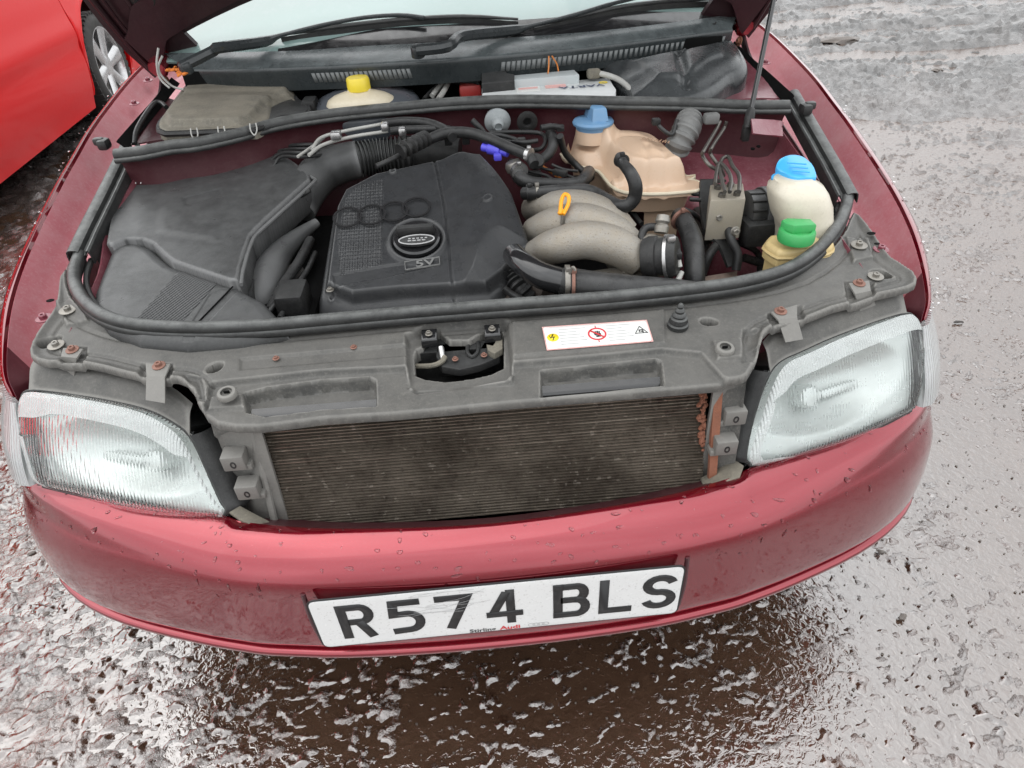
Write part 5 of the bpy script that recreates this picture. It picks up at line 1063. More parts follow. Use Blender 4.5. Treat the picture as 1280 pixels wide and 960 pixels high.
# ---- big lower coolant hose with clamp
pt([(642, 318, .755), (654, 330, .757), (676, 344, .75), (706, 353, .74)], [.019, .020, .021, .0215], 'thermostat_elbow', 'gloss_black')
BH = pt([(704, 352, .74), (740, 358, .74), (790, 363, .735), (850, 366, .72), (900, 372, .70)], [.0235, .024, .0235, .021, .018], 'coolant_hose', 'hose_rubber', n=18)
def clamp(px, py, z, r, ax, parent, mat='steel', w_=.008):
    b = MB(); c = P(px, py, z); a = V(ax) / np.linalg.norm(ax); b.lathe(c - a * w_ / 2, [(r, 0), (r + .0018, 0), (r + .0018, w_), (r, w_)], 24, a)
    b.box(c + V((0, -.3, .95)) * (r + .003), (.008, .008, .008), ch=.0015); b.build('hose_clamp', mat, parent)
clamp(709, 352, .742, .0245, (1, -.1, -.02), BH, 'dull_metal'); clamp(716, 354, .742, .0245, (1, -.1, -.02), BH, 'rusty_bolt', .005)
b = MB(); b.tube(p3([(712, 342, .772), (716, 334, .785), (719, 338, .78)]), .0022, 6); b.build('clamp_tail', 'dull_metal', BH)
# black bellows and clutter under the neck
b = MB(); b.tube(p3([(640, 345, .70), (652, 362, .69), (664, 376, .67)]), .022, 16, rib=(.008, .003)); b.build('bellows', 'black_plastic', CAR)
pt([(630, 360, .71), (640, 368, .70), (660, 378, .69)], .006, 'bleed_pipe', 'hose_rubber')
b = MB(); b.slab(p3([(742, 345, .70), (805, 335, .70), (835, 350, .69), (838, 372, .68), (745, 380, .67)]), .04, .005); b.build('alternator_shield', 'gloss_black', CAR)

# ---- throttle body
TBc = P(812, 322, .755); tax = V((.86, -.38, .18)); tax = tax / np.linalg.norm(tax)
b = MB(); b.lathe(TBc, [(.030, -.01), (.034, 0), (.034, .012), (.031, .014), (.031, .024), (.034, .026), (.034, .036), (.030, .044), (.024, .046), (.001, .046)], 32, tax); TB = b.build('throttle_body', 'black_plastic', CAR)
b = MB(); b.lathe(TBc + tax * .026, [(.0355, 0), (.0355, .005)], 32, tax); b.box(TBc + tax * .028 + V((.0, -.01, .036)), (.012, .012, .01), ch=.002); b.build('hose_clamp', 'steel', TB)
pt([(806, 312, .76), (802, 296, .775), (808, 285, .785), (822, 284, .785), (832, 288, .78)], .0065, 'vacuum_hose', 'hose_rubber', TB)
b = MB(); b.lathe(P(826, 291, .78), [(.011, 0), (.012, .01), (.009, .014), (.012, .018), (.010, .028), (.002, .03)], 14, (.2, .5, .8)); b.build('idle_valve', 'dull_metal', TB)
pt([(838, 306, .77), (846, 318, .765), (850, 334, .75)], .004, 'control_cable', 'wire_grey', TB); b = MB(); b.box(P(846, 316, .768), (.010, .028, .012), ch=.002); b.build('cable_stop', 'black_plastic', TB)
pt([(852, 340, .74), (846, 352, .73), (836, 358, .72)], .0045, 'wire', 'wire_grey', TB)
b = MB(); b.slab(p3([(806, 350, .72), (826, 346, .72), (830, 358, .71), (808, 362, .71)]), .03, .003); b.build('connector', 'cream_plastic', TB)

# ---- coolant expansion tank
FLG = [(697, 176, .775), (703, 190, .775), (716, 199, .775), (732, 204, .775), (748, 208, .775), (756, 217, .775), (764, 226, .775), (776, 233, .775), (796, 236, .775), (828, 236, .775), (857, 234, .775), (873, 232, .775), (880, 227, .775), (874, 221, .775), (862, 216, .78), (868, 208, .79), (871, 201, .795), (858, 199, .80), (846, 182, .815), (838, 172, .82), (828, 163, .822), (812, 157, .823), (788, 154, .824), (770, 153, .824), (748, 150, .82), (716, 155, .82), (707, 162, .81), (704, 172, .79)]
fo = [tuple(P(*a)[:2]) for a in FLG]; fo = [tuple(p) for p in cr(fo, 3, True)]
dm = [tuple(P(*a)[:2]) for a in ((709, 178, .78), (717, 190, .775), (738, 197, .775), (756, 204, .775), (768, 216, .775), (784, 226, .775), (816, 229, .775), (850, 226, .775), (858, 216, .785), (850, 196, .81), (836, 176, .82), (824, 165, .822), (808, 159, .823), (772, 155, .824), (720, 158, .82), (709, 165, .82))]; dm = [tuple(p) for p in cr(dm, 3, True)]
nk = P(741, 163, .825)
def tankx(x, y):
    d, _, _ = sdf(x, y, dm); z = .050 * ss((-d + .004) / .020) ** .8
    z += .008 * ss((-d - .02) / .03)
    rr = np.hypot(x - nk[0], y - nk[1]); z += .024 * ss((.058 - rr) / .026)
    for L_ in (((775, 168), (842, 172)), ((768, 156), (775, 200)), ((808, 180), (812, 222)), ((832, 188), (838, 222))):
        a, c = P(*L_[0], .825)[:2], P(*L_[1], .825)[:2]; z -= .0035 * np.exp(-(polyd(x, y, [a, c]) / .006) ** 2)
    c = P(776, 196, .82); z += .010 * ss((.020 - np.hypot(x - c[0], y - c[1])) / .01)
    return z
b = MB(); hfield(fo, lambda x, y: .768 + 0 * x, .0026, .008, er=.003, extra=tankx, mb=b); TK = b.build('expansion_tank', 'tank_plastic', CAR, angle=70)
cen_ = V(fo).mean(0); b = MB(); b.slab([(cen_[0] + (x - cen_[0]) * .86, cen_[1] + (y - cen_[1]) * .86, .763) for x, y in fo], .045, .003, draft=-.08); b.slab([P(*a) for a in ((806, 233, .765), (856, 231, .765), (858, 215, .765), (806, 215, .765))], .115, .006, draft=-.16); b.build('tank_lower_half', 'tank_plastic', TK, angle=50)
b = MB(); b.tube([(x, y, .765) for x, y in fo[::2]] + [(fo[0][0], fo[0][1], .765)], .0035, 8, sub=1); b.build('tank_weld_seam', 'cream_plastic', TK)
b = MB(); b.lathe(nk + V((0, 0, -.02)), [(.038, 0), (.035, .022), (.034, .026)], 36); b.build('tank_neck', 'tank_plastic', TK)
ct = nk + V((0, 0, .004)); b = MB()
b.lathe(ct, [(.033, -.004), (.035, .002), (.035, .008), (.0415, .010), (.0425, .014), (.040, .018), (.030, .021), (.001, .022)], 40)
b.slab([ct + V((x, y, .046)) for x, y in ((-.004, -.022), (.022, -.020), (.016, .026), (-.010, .026))][::1], .026, .004, draft=.28); CP = b.build('tank_cap', 'blue_cap', CAR)
b = MB()
for k in range(6): b.tube([P(802 + k * 5.5, 174 + k * .6, .829), P(805 + k * 5.5, 172 + k * .6, .829)], .0009, 5, sub=1)
for k in range(5): b.tube([P(821 + k * 3.5, 177 + k * .4, .829), P(822.5 + k * 3.5, 175 + k * .4, .829)], .0011, 5, sub=1)
b.build('moulded_text', 'tank_mark', TK, kind='stuff')
bf = (P(832, 247, .73), V((1, 0, 0)), V((0, .3, .95)), V((0, -.95, .3))); b = MB(); ribbon(b, ell(0, 0, .012, .009, 24), .0015, .001, bf, True); ribbon(b, ell(0, 0, .006, .004, 16), .0015, .001, bf, True); b.build('moulded_emblem', 'tank_mark', TK)
pt([(775, 197, .838), (779, 205, .84), (788, 216, .835), (794, 230, .82), (794, 244, .80), (787, 255, .785), (774, 258, .78), (758, 250, .78), (744, 242, .782), (730, 238, .785), (700, 239, .785), (672, 241, .782), (655, 242, .775)], [.010, .0095, .011, .012, .012, .012, .0125, .0125, .012, .012, .012, .012, .012], 'bypass_hose', 'hose_rubber', n=14)
clamp(777, 201, .84, .0105, (.3, -1, .1), TK, 'hose_rubber', .014)
pt([(640, 206, .79), (646, 214, .79), (652, 224, .785), (668, 229, .78), (700, 230, .775), (722, 229, .775), (732, 222, .775), (736, 215, .77)], [.013, .015, .014, .012, .011, .012, .013, .013], 'heater_hose', 'hose_rubber', n=14)
b = MB(); b.lathe(P(643, 209, .797), [(.017, -.006), (.018, .004), (.014, .012), (.005, .014)], 18, (-.3, .1, 1)); b.build('hose_joint', 'dull_metal', CAR)
clamp(649, 214, .797, .0155, (.4, -1, -.1), CAR, 'steel', .01); clamp(662, 241, .778, .0135, (1, 0, 0), CAR, 'hose_rubber', .012); clamp(671, 240, .782, .0135, (1, 0, 0), CAR, 'dull_metal', .005)
HB = pt([(849, 270, .74), (856, 278, .742), (864, 296, .735), (868, 320, .72), (868, 345, .70), (868, 370, .67)], [.016, .017, .018, .018, .018, .018], 'tank_outlet_hose', 'hose_rubber', n=16)
clamp(851, 274, .744, .0178, (.4, -1, -.2), HB, 'rusty_bolt', .006)

# ---- clutter behind the engine: pipes, hoses, wiring
b = MB(); b.lathe(P(622, 152, .84), [(.026, -.012), (.028, 0), (.022, .006), (.014, .010), (.012, .022), (.008, .026), (.006, .02)], 24, (0, -1, -.15)); b.build('bulkhead_grommet', 'grommet_grey', CAR)
b = MB(); b.lathe(P(659, 152, .84), [(.021, -.004), (.022, .002), (.013, .005), (.009, .004), (.008, -.004)], 20, (0, -1, -.1)); b.build('bulkhead_grommet', 'black_plastic', CAR)
pt([(612, 166, .83), (650, 165, .83), (676, 167, .825), (682, 176, .82), (676, 186, .81), (662, 188, .805)], .0045, 'vacuum_pipe', 'hose_rubber')
pt([(688, 165, .83), (692, 178, .825), (686, 192, .81), (674, 202, .80)], [.011, .011, .010, .010], 'breather_hose', 'hose_rubber')
pt([(532, 176, .845), (556, 167, .85), (585, 166, .848), (612, 174, .84), (640, 186, .83), (660, 195, .82), (668, 206, .81)], [.010, .011, .011, .011, .0105, .0105, .010], 'fuel_hose', 'hose_rubber')
pt([(470, 208, .83), (492, 198, .835), (512, 186, .84), (532, 176, .845)], .005, 'plastic_pipe', 'hose_rubber')
b = MB(); b.tube(p3([(500, 190, .845), (516, 181, .85), (532, 173, .85)]), .013, 12, rib=(.014, .003)); b.build('pipe_connector', 'black_plastic', CAR)
pt([(390, 186, .84), (402, 172, .845), (430, 164, .85), (478, 155, .855)], .0035, 'brake_pipe', 'wire_grey'); pt([(386, 194, .835), (404, 181, .84), (440, 171, .845), (485, 164, .85)], .0035, 'brake_pipe', 'wire_grey')
pt([(372, 196, .83), (392, 182, .835), (405, 172, .84)], .003, 'brake_pipe', 'wire_grey')
pt([(478, 155, .855), (505, 152, .858), (535, 154, .855), (556, 162, .85), (566, 172, .845)], .0095, 'return_hose', 'hose_rubber'); pt([(488, 164, .85), (515, 162, .85), (560, 162, .845), (585, 168, .83)], .008, 'return_hose', 'hose_rubber')
for px, py, z in ((420, 169, .855), (481, 158, .866), (503, 164, .860)):
    b = MB(); b.box(P(px, py, z), (.014 if px > 430 else .020, .022, .016), ch=.003); b.build('pipe_clip', 'steel', CAR)
pt([(336, 190, .80), (344, 181, .81), (362, 180, .81), (372, 187, .80)], .003, 'brake_pipe', 'wire_grey'); b = MB(); b.box(P(356, 184, .815), (.012, .012, .02), ch=.002); b.build('pipe_clip', 'dull_metal', CAR)
for px, py in ((560, 172), (582, 171)): b = MB(); b.box(P(px, py, .835), (.016, .014, .03), ch=.003); b.build('cable_holder', 'hose_rubber', CAR)
VC = MB(); VC.lathe(P(603, 184, .825), [(.008, 0), (.008, .012), (.011, .014), (.011, .04), (.008, .042), (.0085, .056), (.004, .058)], 16, (.82, -.45, -.1)); VC.build('injector_connector', 'violet_plastic', CAR)
b = MB(); b.box(P(622, 196, .815), (.016, .012, .014), ch=.003); b.build('connector', 'violet_plastic', CAR)
clamp(661, 193, .825, .0115, (.7, -.6, -.1), CAR, 'steel', .008)
b = MB(); b.lathe(P(668, 204, .80), [(.014, 0), (.016, .014), (.012, .02), (.002, .02)], 14, (.3, -.8, .6)); b.build('hose_joint', 'black_plastic', CAR)
r = random.Random(11)
for k, L_ in enumerate([[(672, 204), (690, 216), (712, 232)], [(676, 210), (700, 216), (725, 226)], [(660, 214), (684, 220), (700, 234)], [(690, 206), (706, 212), (722, 214)]]):
    pt([(a, d, .78 - .006 * i + .004 * k) for i, (a, d) in enumerate(L_)], .003, 'wire', 'wire_orange' if k == 0 else 'hose_rubber')
b = MB(); b.box(P(700, 216, .785), (.03, .012, .012), R=[[.8, .6, 0], [-.6, .8, 0], [0, 0, 1]], ch=.002); b.build('connector', 'black_plastic', CAR)
b = MB(); b.box(P(688, 190, .74), (.10, .10, .12), ch=.01); b.build('ignition_coil', 'black', CAR)
b = MB(); b.tube(p3([(862, 150, .85), (858, 162, .84), (850, 178, .82), (845, 190, .80)]), [.024, .026, .025, .022], 18, rib=(.012, .0022)); b.build('throttle_cable_boot', 'boot_grey', CAR)
# steel brake lines to the hydraulic unit
for L_ in ([(900, 152), (894, 164), (880, 188), (878, 194), (886, 206), (898, 214), (903, 224), (903, 240)], [(908, 152), (904, 162), (890, 184), (888, 192), (896, 204), (902, 212), (905, 220)], [(906, 240), (900, 214), (902, 200), (910, 196), (916, 208), (924, 220), (924, 240)], [(912, 240), (914, 226), (910, 214), (900, 204), (896, 214), (894, 230)]):
    n = len(L_); pt([(a, d, .85 - .085 * i / (n - 1) if L_[0][1] < 160 else .80 + .012 * math.sin(math.pi * i / (n - 1))) for i, (a, d) in enumerate(L_)], .0036, 'brake_line', 'brake_line_metal')
b = MB(); b.box(P(889, 148, .86), (.03, .02, .02), ch=.005); b.build('line_bracket', 'boot_grey', CAR)

# ---- hydraulic brake unit
zt2 = .785
HU = MB(); HU.slab(p3([(888, 251, zt2), (932, 248, zt2), (929, 229, zt2), (888, 231, zt2)]), .075, .002, draft=.0); HU = HU.build('brake_hydraulic_unit', 'hydraulic_block', CAR, angle=30)
for px, py in ((902, 246), (921, 244), (897, 236), (913, 233)):
    b = MB(); b.lathe(P(px, py, zt2), [(.007, -.001), (.007, .006), (.004, .008)], 6); b.build('line_nut', 'brake_line_metal', HU)
for px, py in ((898, 271), (919, 289)): bolt(P(px, py, .752), .006, 'dull_metal', HU, ax=(0, -1, .1), wash=1.4)
mp = P(932, 262, .745); b = MB(); b.lathe(mp, [(.034, 0), (.034, .026), (.038, .027), (.038, .038), (.036, .040), (.036, .046), (.040, .048), (.040, .062), (.030, .066), (.001, .066)], 32, (1, .08, 0)); MT = b.build('pump_motor', 'airbox_plastic', HU, angle=40)
for k in range(6):
    a = -1.2 + k * .5; b = MB(); b.box(mp + V((.013, -.034 * math.cos(a), .034 * math.sin(a))), (.026, .004, .004), ch=.001); b.build('motor_rib', 'black_plastic', HU)
b = MB(); b.box(P(952, 288, .715), (.075, .05, .045), ch=.006); b.build('motor_connector', 'black_plastic', HU)
# black stay and tubular bracket
b = MB(); b.loft([p3([(874, 228, .775), (890, 226, .775)]), p3([(874, 258, .745), (888, 256, .745)]), p3([(880, 292, .715), (893, 284, .715)]), p3([(896, 308, .70), (906, 300, .70)]), p3([(908, 335, .67), (922, 332, .67)])], 2, 4, thick=.006); BK = b.build('unit_stay', 'black_plastic', CAR)
pt([(908, 276, .735), (914, 300, .715), (922, 318, .695), (920, 338, .67)], .008, 'stay_tube', 'black_plastic', BK); pt([(896, 306, .70), (886, 320, .69), (878, 342, .66)], .008, 'stay_tube', 'black_plastic', BK)
b = MB(); b.slab(p3([(874, 346, .655), (922, 338, .655), (920, 352, .65), (876, 358, .65)]), .012, .002); b.build('battery_tray_rail', 'dusty_rust', BK)
for py in (242, 249): pt([(862, py, .76), (876, py + 1, .758)], .004, 'wire', 'hose_rubber')
b = MB(); b.box(P(866, 300, .62), (.03, .16, .16), ch=.01); b.box(P(884, 270, .66), (.05, .02, .16)); b.build('frame_rail', 'dull_dark', CAR)

# ---- washer bottle and power-steering reservoir
zw = lambda x, y: .79 + 0 * x
WO = [tuple(P(*a)[:2]) for a in ((961, 212, .815), (968, 206, .82), (1000, 202, .82), (1020, 214, .805), (1030, 228, .79), (1038, 240, .775), (1040, 256, .765), (1032, 272, .75), (1010, 284, .735), (985, 286, .735), (970, 262, .75), (960, 240, .77))]
WO = [tuple(p) for p in cr(WO, 3, True)]
def stack(mb, rings, n=40):
    vs = []
    for cx, cy, z, rx, ry, p in rings:
        for k in range(n):
            t = 2 * math.pi * k / n; c, s_ = math.cos(t), math.sin(t); vs.append((cx + rx * math.copysign(abs(c) ** (2 / p), c), cy + ry * math.copysign(abs(s_) ** (2 / p), s_), z))
    m_ = len(rings); mb.add(vs, [(i * n + j, i * n + (j + 1) % n, (i + 1) * n + (j + 1) % n, (i + 1) * n + j) for i in range(m_ - 1) for j in range(n)] + [tuple(range(n))[::-1], tuple(range((m_ - 1) * n, m_ * n))]); return mb
b = MB(); stack(b, [(.595, .495, .55, .035, .055, 3), (.592, .492, .68, .040, .056, 3), (.588, .490, .735, .045, .056, 3), (.582, .491, .752, .046, .052, 2.8), (.575, .494, .765, .047, .052, 2.8), (.569, .496, .785, .049, .052, 2.7), (.561, .498, .805, .047, .050, 2.6), (.556, .499, .816, .044, .045, 2.2), (.552, .50, .823, .034, .036, 2), (.549, .50, .827, .030, .031, 2)]); WB = b.build('washer_bottle', 'washer_plastic', CAR, angle=70)
cc_ = P(992, 218, .83); b = MB(); b.lathe(cc_ + V((-.004, 0, -.022)), [(.031, 0), (.031, .016), (.028, .018)], 32); WC = b.build('bottle_neck', 'bright_blue_cap', WB)
b = MB(); cpz = [P(*a) for a in ((970, 211, .832), (974, 199, .842), (988, 193, .845), (1003, 195, .843), (1014, 204, .838), (1021, 220, .83), (1008, 222, .83), (994, 221, .832), (980, 216, .833))]
b.slab(cr(cpz, 3, True), .007, .002)
for k in range(3): b.tube([P(984 + k * 3, 203 + k * 5, .847 - k * .004), P(1008 + k * 2, 205 + k * 5, .845 - k * .004)], .0016, 6, sub=1)
WCAP = b.build('washer_cap', 'bright_blue_cap', WB)
b = MB(); b.lathe(P(1034, 266, .765), [(.010, 0), (.011, .012), (.006, .014), (.004, .002)], 14, (-.3, -1, .5)); b.build('bottle_grommet', 'black', WB)
b = MB(); b.slab(p3([(1030, 288, .745), (1044, 270, .75), (1046, 278, .745), (1042, 290, .742), (1034, 297, .74)]), .006, .001); b.build('mounting_web', 'yellowed_plastic', WB)
PO = [tuple(P(*a)[:2]) for a in ((958, 296, .755), (966, 290, .755), (1005, 286, .765), (1036, 288, .765), (1046, 294, .762), (1040, 308, .75), (1020, 316, .745), (978, 322, .74), (968, 318, .742), (957, 304, .75))]
b = MB(); po = [tuple(p) for p in cr(PO, 3, True)]; hfield(po, lambda x, y: .752 + 0 * x, .003, .020, er=.008, mb=b, feats=[(pxs([(975, 296), (1012, 292), (1016, 304), (978, 310)], .75, 3), .006, .01)]); PSR = b.build('steering_fluid_reservoir', 'yellowed_plastic', CAR, angle=60)
b = MB(); c = V(po).mean(0); b.slab([(c[0] + (x - c[0]) * .90, c[1] + (y - c[1]) * .90, .733) for x, y in po], .13, .004, draft=-.06); b.build('reservoir_body', 'yellowed_plastic', PSR); b = MB(); b.tube([(x, y, .738) for x, y in po[::2]] + [(po[0][0], po[0][1], .738)], .003, 6, sub=1); b.build('reservoir_seam', 'yellowed_plastic', PSR)
gc = P(994, 300, .762); b = MB(); b.lathe(gc, [(.028, 0), (.029, .004), (.0285, .016), (.026, .019), (.022, .019), (.021, .015), (.001, .015)], 32)
b.slab([gc + V((x, y, .030)) for x, y in ((-.022, .004), (-.012, -.008), (.024, -.010), (.024, .012), (-.010, .022), (-.022, .016))], .016, .003); b.build('steering_reservoir_cap', 'green_cap', PSR)

# ---- scuttle contents: relay box, brake fluid reservoir, battery, pollen-filter cover
zf_ = lambda x, y: .885 + .04 * (y - 1.0)
FB = [(196, 154), (198, 148), (215, 124), (227, 109), (234, 106), (300, 102), (357, 102), (364, 106), (370, 118), (384, 126), (386, 134), (380, 140), (352, 142), (336, 148), (326, 156), (318, 160), (205, 164), (197, 160)]
b = MB(); fbp = pxs(FB, zf_); hfield(fbp, zf_, .003, .012, er=.010, mb=b, extra=lambda x, y: .0, feats=[(pxs([(208, 148), (236, 112), (356, 107), (362, 118), (330, 132), (316, 150), (300, 156), (215, 158)], zf_), .013, .012), (pxs([(225, 126), (300, 124), (360, 126), (360, 119), (300, 118), (228, 120)], zf_), -.005, .02), (pxs([(336, 150), (338, 124), (372, 112), (390, 130), (380, 150)], zf_), -.008, .008)])
FBX = b.build('relay_box', 'dusty_plastic', CAR, angle=60)
b = MB(); c = V(fbp).mean(0); b.slab([(c[0] + (x - c[0]) * .98, c[1] + (y - c[1]) * .98, .878) for x, y in fbp], .022, 0, draft=.0); b.tube([(x, y, .873) for x, y in fbp] + [(fbp[0][0], fbp[0][1], .873)], .005, 6, sub=1); b.build('relay_box_base', 'black_plastic', FBX)
for px, py in ((242, 160), (276, 158), (316, 154)):
    b = MB(); q = P(px, py, .888); b.tube([q + V((-.006, 0, .0)), q + V((-.006, -.006, -.012)), q + V((0, -.010, -.020)), q + V((.006, -.006, -.012)), q + V((.006, 0, 0))], .0014, 6); b.build('spring_clip', 'wire_grey', FBX)
b = MB(); b.box(P(388, 132, .87), (.03, .05, .03), ch=.005); b.build('box_connector', 'black_plastic', FBX)
rq = PY(451, 124, .985); b = MB(); b.lathe((rq[0] + .008, 1.015, .862), [(.108, -.05), (.116, -.02), (.117, 0), (.110, .010), (.086, .020), (.05, .027), (.001, .03)], 48, (0, -.12, 1), sc=(1, .86)); BO = b.build('brake_servo', 'brake_booster', CAR)
b = MB(); rc = PY(451, 124, .985)
b.lathe(rc + V((0, 0, -.02)), [(.074, -.02), (.077, 0), (.077, .012), (.070, .022), (.056, .030), (.036, .036), (.026, .038), (.022, .045)], 40, sc=(1, .60)); RS = b.build('brake_fluid_reservoir', 'cream_plastic', CAR)
b = MB(); b.lathe(rc + V((0, .004, .018)), [(.024, 0), (.025, .003), (.0245, .022), (.022, .026), (.001, .027)], 32, wob=lambda t: 1 + .012 * math.cos(24 * t)); b.build('reservoir_cap', 'yellow_cap', RS)
pt([(540, 120, .87), (548, 110, .88), (560, 98, .89), (572, 96, .89), (590, 100, .885)], .006, 'battery_cable', 'wire_grey'); pt([(548, 124, .87), (556, 112, .88), (562, 100, .888), (566, 95, .892)], .006, 'battery_cable', 'wire_grey'); pt([(530, 124, .865), (542, 112, .875), (556, 104, .88), (585, 103, .885), (600, 105, .885)], .005, 'battery_cable', 'hose_rubber')
b = MB(); b.box(P(588, 113, .87), (.05, .035, .03), ch=.006); b.box(P(578, 98, .895), (.012, .012, .008), ch=.002); b.build('terminal_cover', 'red_plastic', CAR)
pt([(546, 98, .89), (552, 94, .895), (560, 92, .895)], .005, 'cable_lug', 'rusty_bolt')
# battery
zb_ = .885
b = MB(); b.slab(p3([(602, 108, zb_), (762, 97, zb_), (770, 112, zb_), (770, 119, zb_), (602, 120, zb_)]), .018, .004); BT = b.build('battery', 'battery_white', CAR, angle=40)
b = MB(); b.slab(p3([(642, 94, .905), (718, 87, .905), (724, 93, .903), (640, 100, .903)]), .02, .002); b.build('battery_lid', 'battery_grey', BT)
b = MB(); b.slab(p3([(602, 88, .915), (630, 85, .915), (632, 92, .912), (643, 92, .912), (643, 100, .905), (602, 104, .905)]), .025, .003); b.build('terminal_box', 'black_plastic', BT)
lf = frame(P(645, 115, zb_ + .001), P(760, 107, zb_ + .001), P(645, 105, zb_ + .001))
for L_, m_ in ((((643, 103), (672, 101), (676, 113), (646, 115)), 'label_white'), (((680, 103), (705, 101), (708, 108), (682, 110)), 'label_pink')):
    b = MB(); b.slab([P(a, d, zb_ + .0014) for a, d in L_], .001, 0); K = b.build('battery_label', m_, BT)
b = MB(); b.slab([P(a, d, zb_ + .0022) for a, d in ((648, 110), (672, 108), (672, 110), (648, 112))], .0005, 0); b.build('label_stripe', 'label_pink', BT)
text('battery_lettering', 'VARTA', .024, (P(727, 108, zb_ + .0012), lf[1], lf[2], V((0, 0, 1))), (0, 0), 'print_blue', BT, rot=math.pi + .0, th=.0006, sx=1.3, bold=.0004)
b = MB(); ribbon(b, ell(0, 0, .008, .006, 20), .003, .0006, (P(754, 103, zb_ + .0012), lf[1], lf[2], V((0, 0, 1))), True); b.build('battery_emblem', 'label_yellow', BT)
for L_ in ([(685, 92, .905), (686, 82, .92), (686, 70, .938)], [(698, 89, .905), (696, 80, .92), (690, 70, .938)]): pt(L_, .0016, 'loose_wire', 'wire_orange', n=6)
pt([(738, 92, .90), (750, 92, .90), (770, 98, .89), (784, 108, .88), (794, 122, .87)], .006, 'battery_cable', 'wire_grey'); b = MB(); b.box(P(742, 92, .90), (.03, .02, .02), ch=.006); b.build('terminal_clamp', 'dusty_plastic', BT)
# pollen filter / plenum cover
zpf = lambda x, y: .895 + .12 * (y - 1.02)
PC = [(750, 78), (756, 76), (800, 72), (860, 62), (905, 50), (918, 50), (932, 68), (936, 82), (930, 90), (915, 96), (900, 108), (875, 120), (845, 124), (795, 122), (782, 108), (768, 92)]
pcp = [tuple(p) for p in cr(pxs(PC, zpf), 3, True)]
def pcx(x, y):
    a = P(846, 70, .905)[:2]; c = P(858, 96, .905)[:2]; d = polyd(x, y, [a, c]); z = -.014 * np.exp(-(d / .012) ** 2)
    d0, _, _ = sdf(x, y, pcp); z += .018 * ss((-d0 - .004) / .05) + .010 * ss((-d0 - .05) / .02)
    r0 = np.hypot(x - a[0], y - a[1]); z += .008 * np.exp(-((r0 - .016) / .004) ** 2)
    q1 = P(800, 88, .905); z -= .010 * np.exp(-((x - q1[0]) ** 2 + (y - q1[1] - .02) ** 2) / .05 ** 2)
    return z
b = MB(); hfield(pcp, zpf, .003, .035, er=.015, extra=pcx, mb=b); b.build('pollen_filter_cover', 'pollen_plastic', CAR, angle=70)
b = MB(); b.box((0, 1.13, .80), (1.25, .01, .26)); b.build('scuttle_back_wall', 'black', CAR)
pt([(203, 70, .96), (198, 84, .94), (203, 96, .92), (216, 108, .90), (230, 112, .895)], .0025, 'washer_pipe', 'wire_grey'); pt([(198, 60, .98), (196, 80, .95), (200, 98, .92), (212, 110, .90)], .0025, 'washer_pipe', 'wire_grey')
pt([(168, 180, .85), (172, 160, .87), (190, 132, .88), (200, 128, .88), (208, 134, .875)], .005, 'drain_hose', 'hose_rubber')

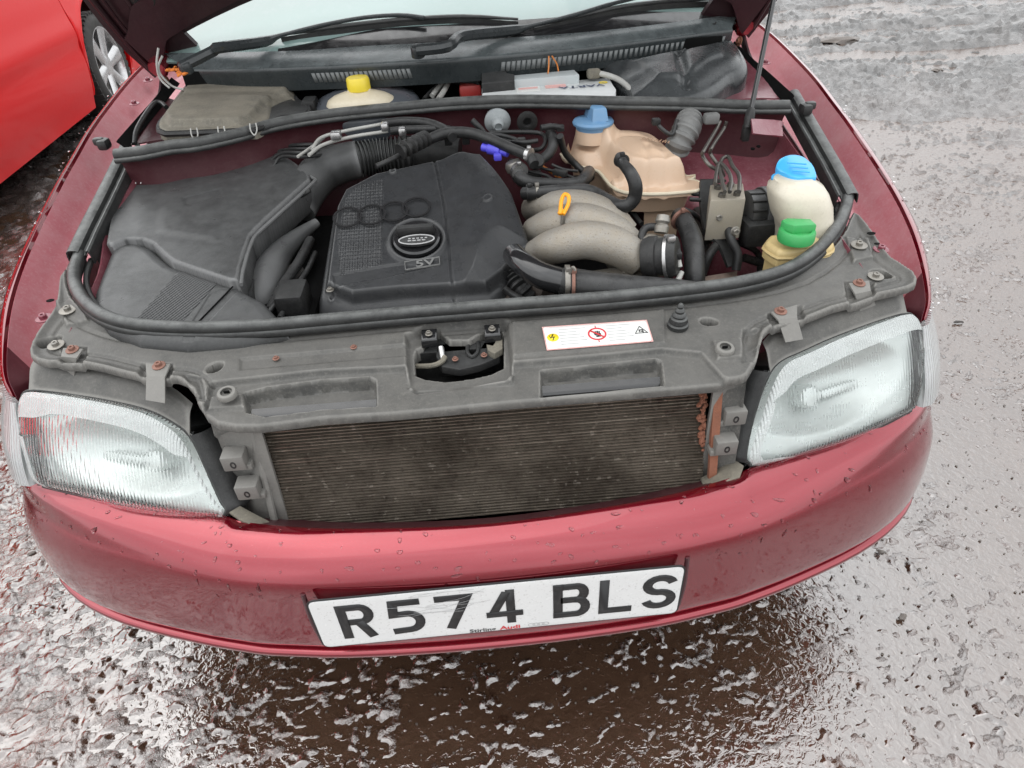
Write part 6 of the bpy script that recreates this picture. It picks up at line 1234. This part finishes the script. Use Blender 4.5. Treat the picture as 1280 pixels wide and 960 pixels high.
def clutter():
    r = random.Random(21)
    for i in range(5):      # harness strands along the bulkhead
        y0 = 178 + i * 5; pt([(318 + 6 * i, y0 + 10, .80), (352, y0 + 2 - i, .815), (386 + r.uniform(-4, 4), y0 - 2, .82), (430, 182 + i * 2, .80)], .0035 + .001 * (i % 2), 'wiring_strand', 'hose_rubber')
    pt([(590, 150, .865), (600, 160, .85), (612, 172, .83), (640, 178, .82), (662, 184, .80)], .006, 'wiring_loom', 'hose_rubber')
    pt([(700, 170, .84), (706, 190, .80), (720, 206, .77), (740, 224, .75)], .007, 'wiring_loom', 'hose_rubber')
    pt([(640, 176, .83), (655, 178, .83), (672, 176, .83)], .0045, 'vacuum_pipe', 'hose_rubber')
    for px, py, z, d in ((668, 220, .76, (.03, .02, .02)), (730, 232, .72, (.05, .03, .04)), (760, 262, .68, (.06, .06, .05)), (356, 250, .66, (.05, .06, .06)), (770, 250, .70, (.04, .03, .03))):
        b = MB(); b.box(P(px, py, z), d, ch=.004); b.build('connector_block', 'black_plastic', CAR)
    for px, py in ((215, 198), (238, 192), (282, 186)):
        b = MB(); b.lathe(P(px, py, .825), [(.006, 0), (.006, .005), (.003, .007)], 10, (0, -1, .2)); b.build('body_stud', 'red_inner', CAR)
    for px, py, z in ((941, 186, .815), (948, 183, .815), (1010, 186, .79), (1028, 206, .785)):
        b = MB(); b.lathe(P(px, py, z), [(.004, -.001), (.004, .001), (.001, .0012)], 10, (0, -.2, 1)); b.build('body_hole', 'black', CAR)
clutter()

for L_, r_ in (([(640, 340, .69), (668, 352, .68), (690, 368, .67)], .005), ([(855, 262, .74), (868, 268, .73), (880, 282, .70), (884, 310, .66)], .005), ([(352, 330, .66), (372, 318, .68), (386, 300, .70), (392, 280, .72)], .005), ([(344, 350, .64), (362, 345, .65), (380, 330, .66)], .007), ([(905, 300, .68), (930, 306, .68), (948, 318, .66), (950, 345, .62)], .006), ([(930, 322, .66), (955, 330, .64)], .008), ([(740, 236, .74), (760, 250, .73), (786, 262, .71), (802, 280, .70)], .005), ([(590, 172, .84), (606, 168, .845), (630, 170, .84), (650, 176, .83)], .004), ([(676, 160, .85), (690, 158, .85), (704, 160, .845)], .006), ([(820, 150, .86), (826, 160, .85), (840, 168, .84), (846, 150, .86)], .004)):
    pt(L_, r_, 'wiring_loom', 'hose_rubber')
for px, py, z in ((652, 176, .83), (700, 160, .845), (820, 152, .86), (884, 300, .675), (372, 318, .685)):
    b = MB(); b.box(P(px, py, z), (.016, .014, .012), ch=.002); b.build('cable_clip', 'black_plastic', CAR)

for L_, r_ in (([(338, 388, .69), (352, 360, .70), (372, 330, .71), (388, 300, .715)], .009), ([(350, 398, .69), (366, 366, .695), (384, 338, .70), (394, 316, .70)], .005), ([(330, 396, .69), (348, 378, .70), (378, 360, .70)], .0045)):
    pt(L_, r_, 'coolant_pipe', 'hose_rubber')
b = MB(); b.slab(p3([(350, 340, .70), (372, 322, .705), (380, 336, .70), (360, 354, .695)]), .02, .003); b.build('engine_bracket', 'dull_dark', CAR)
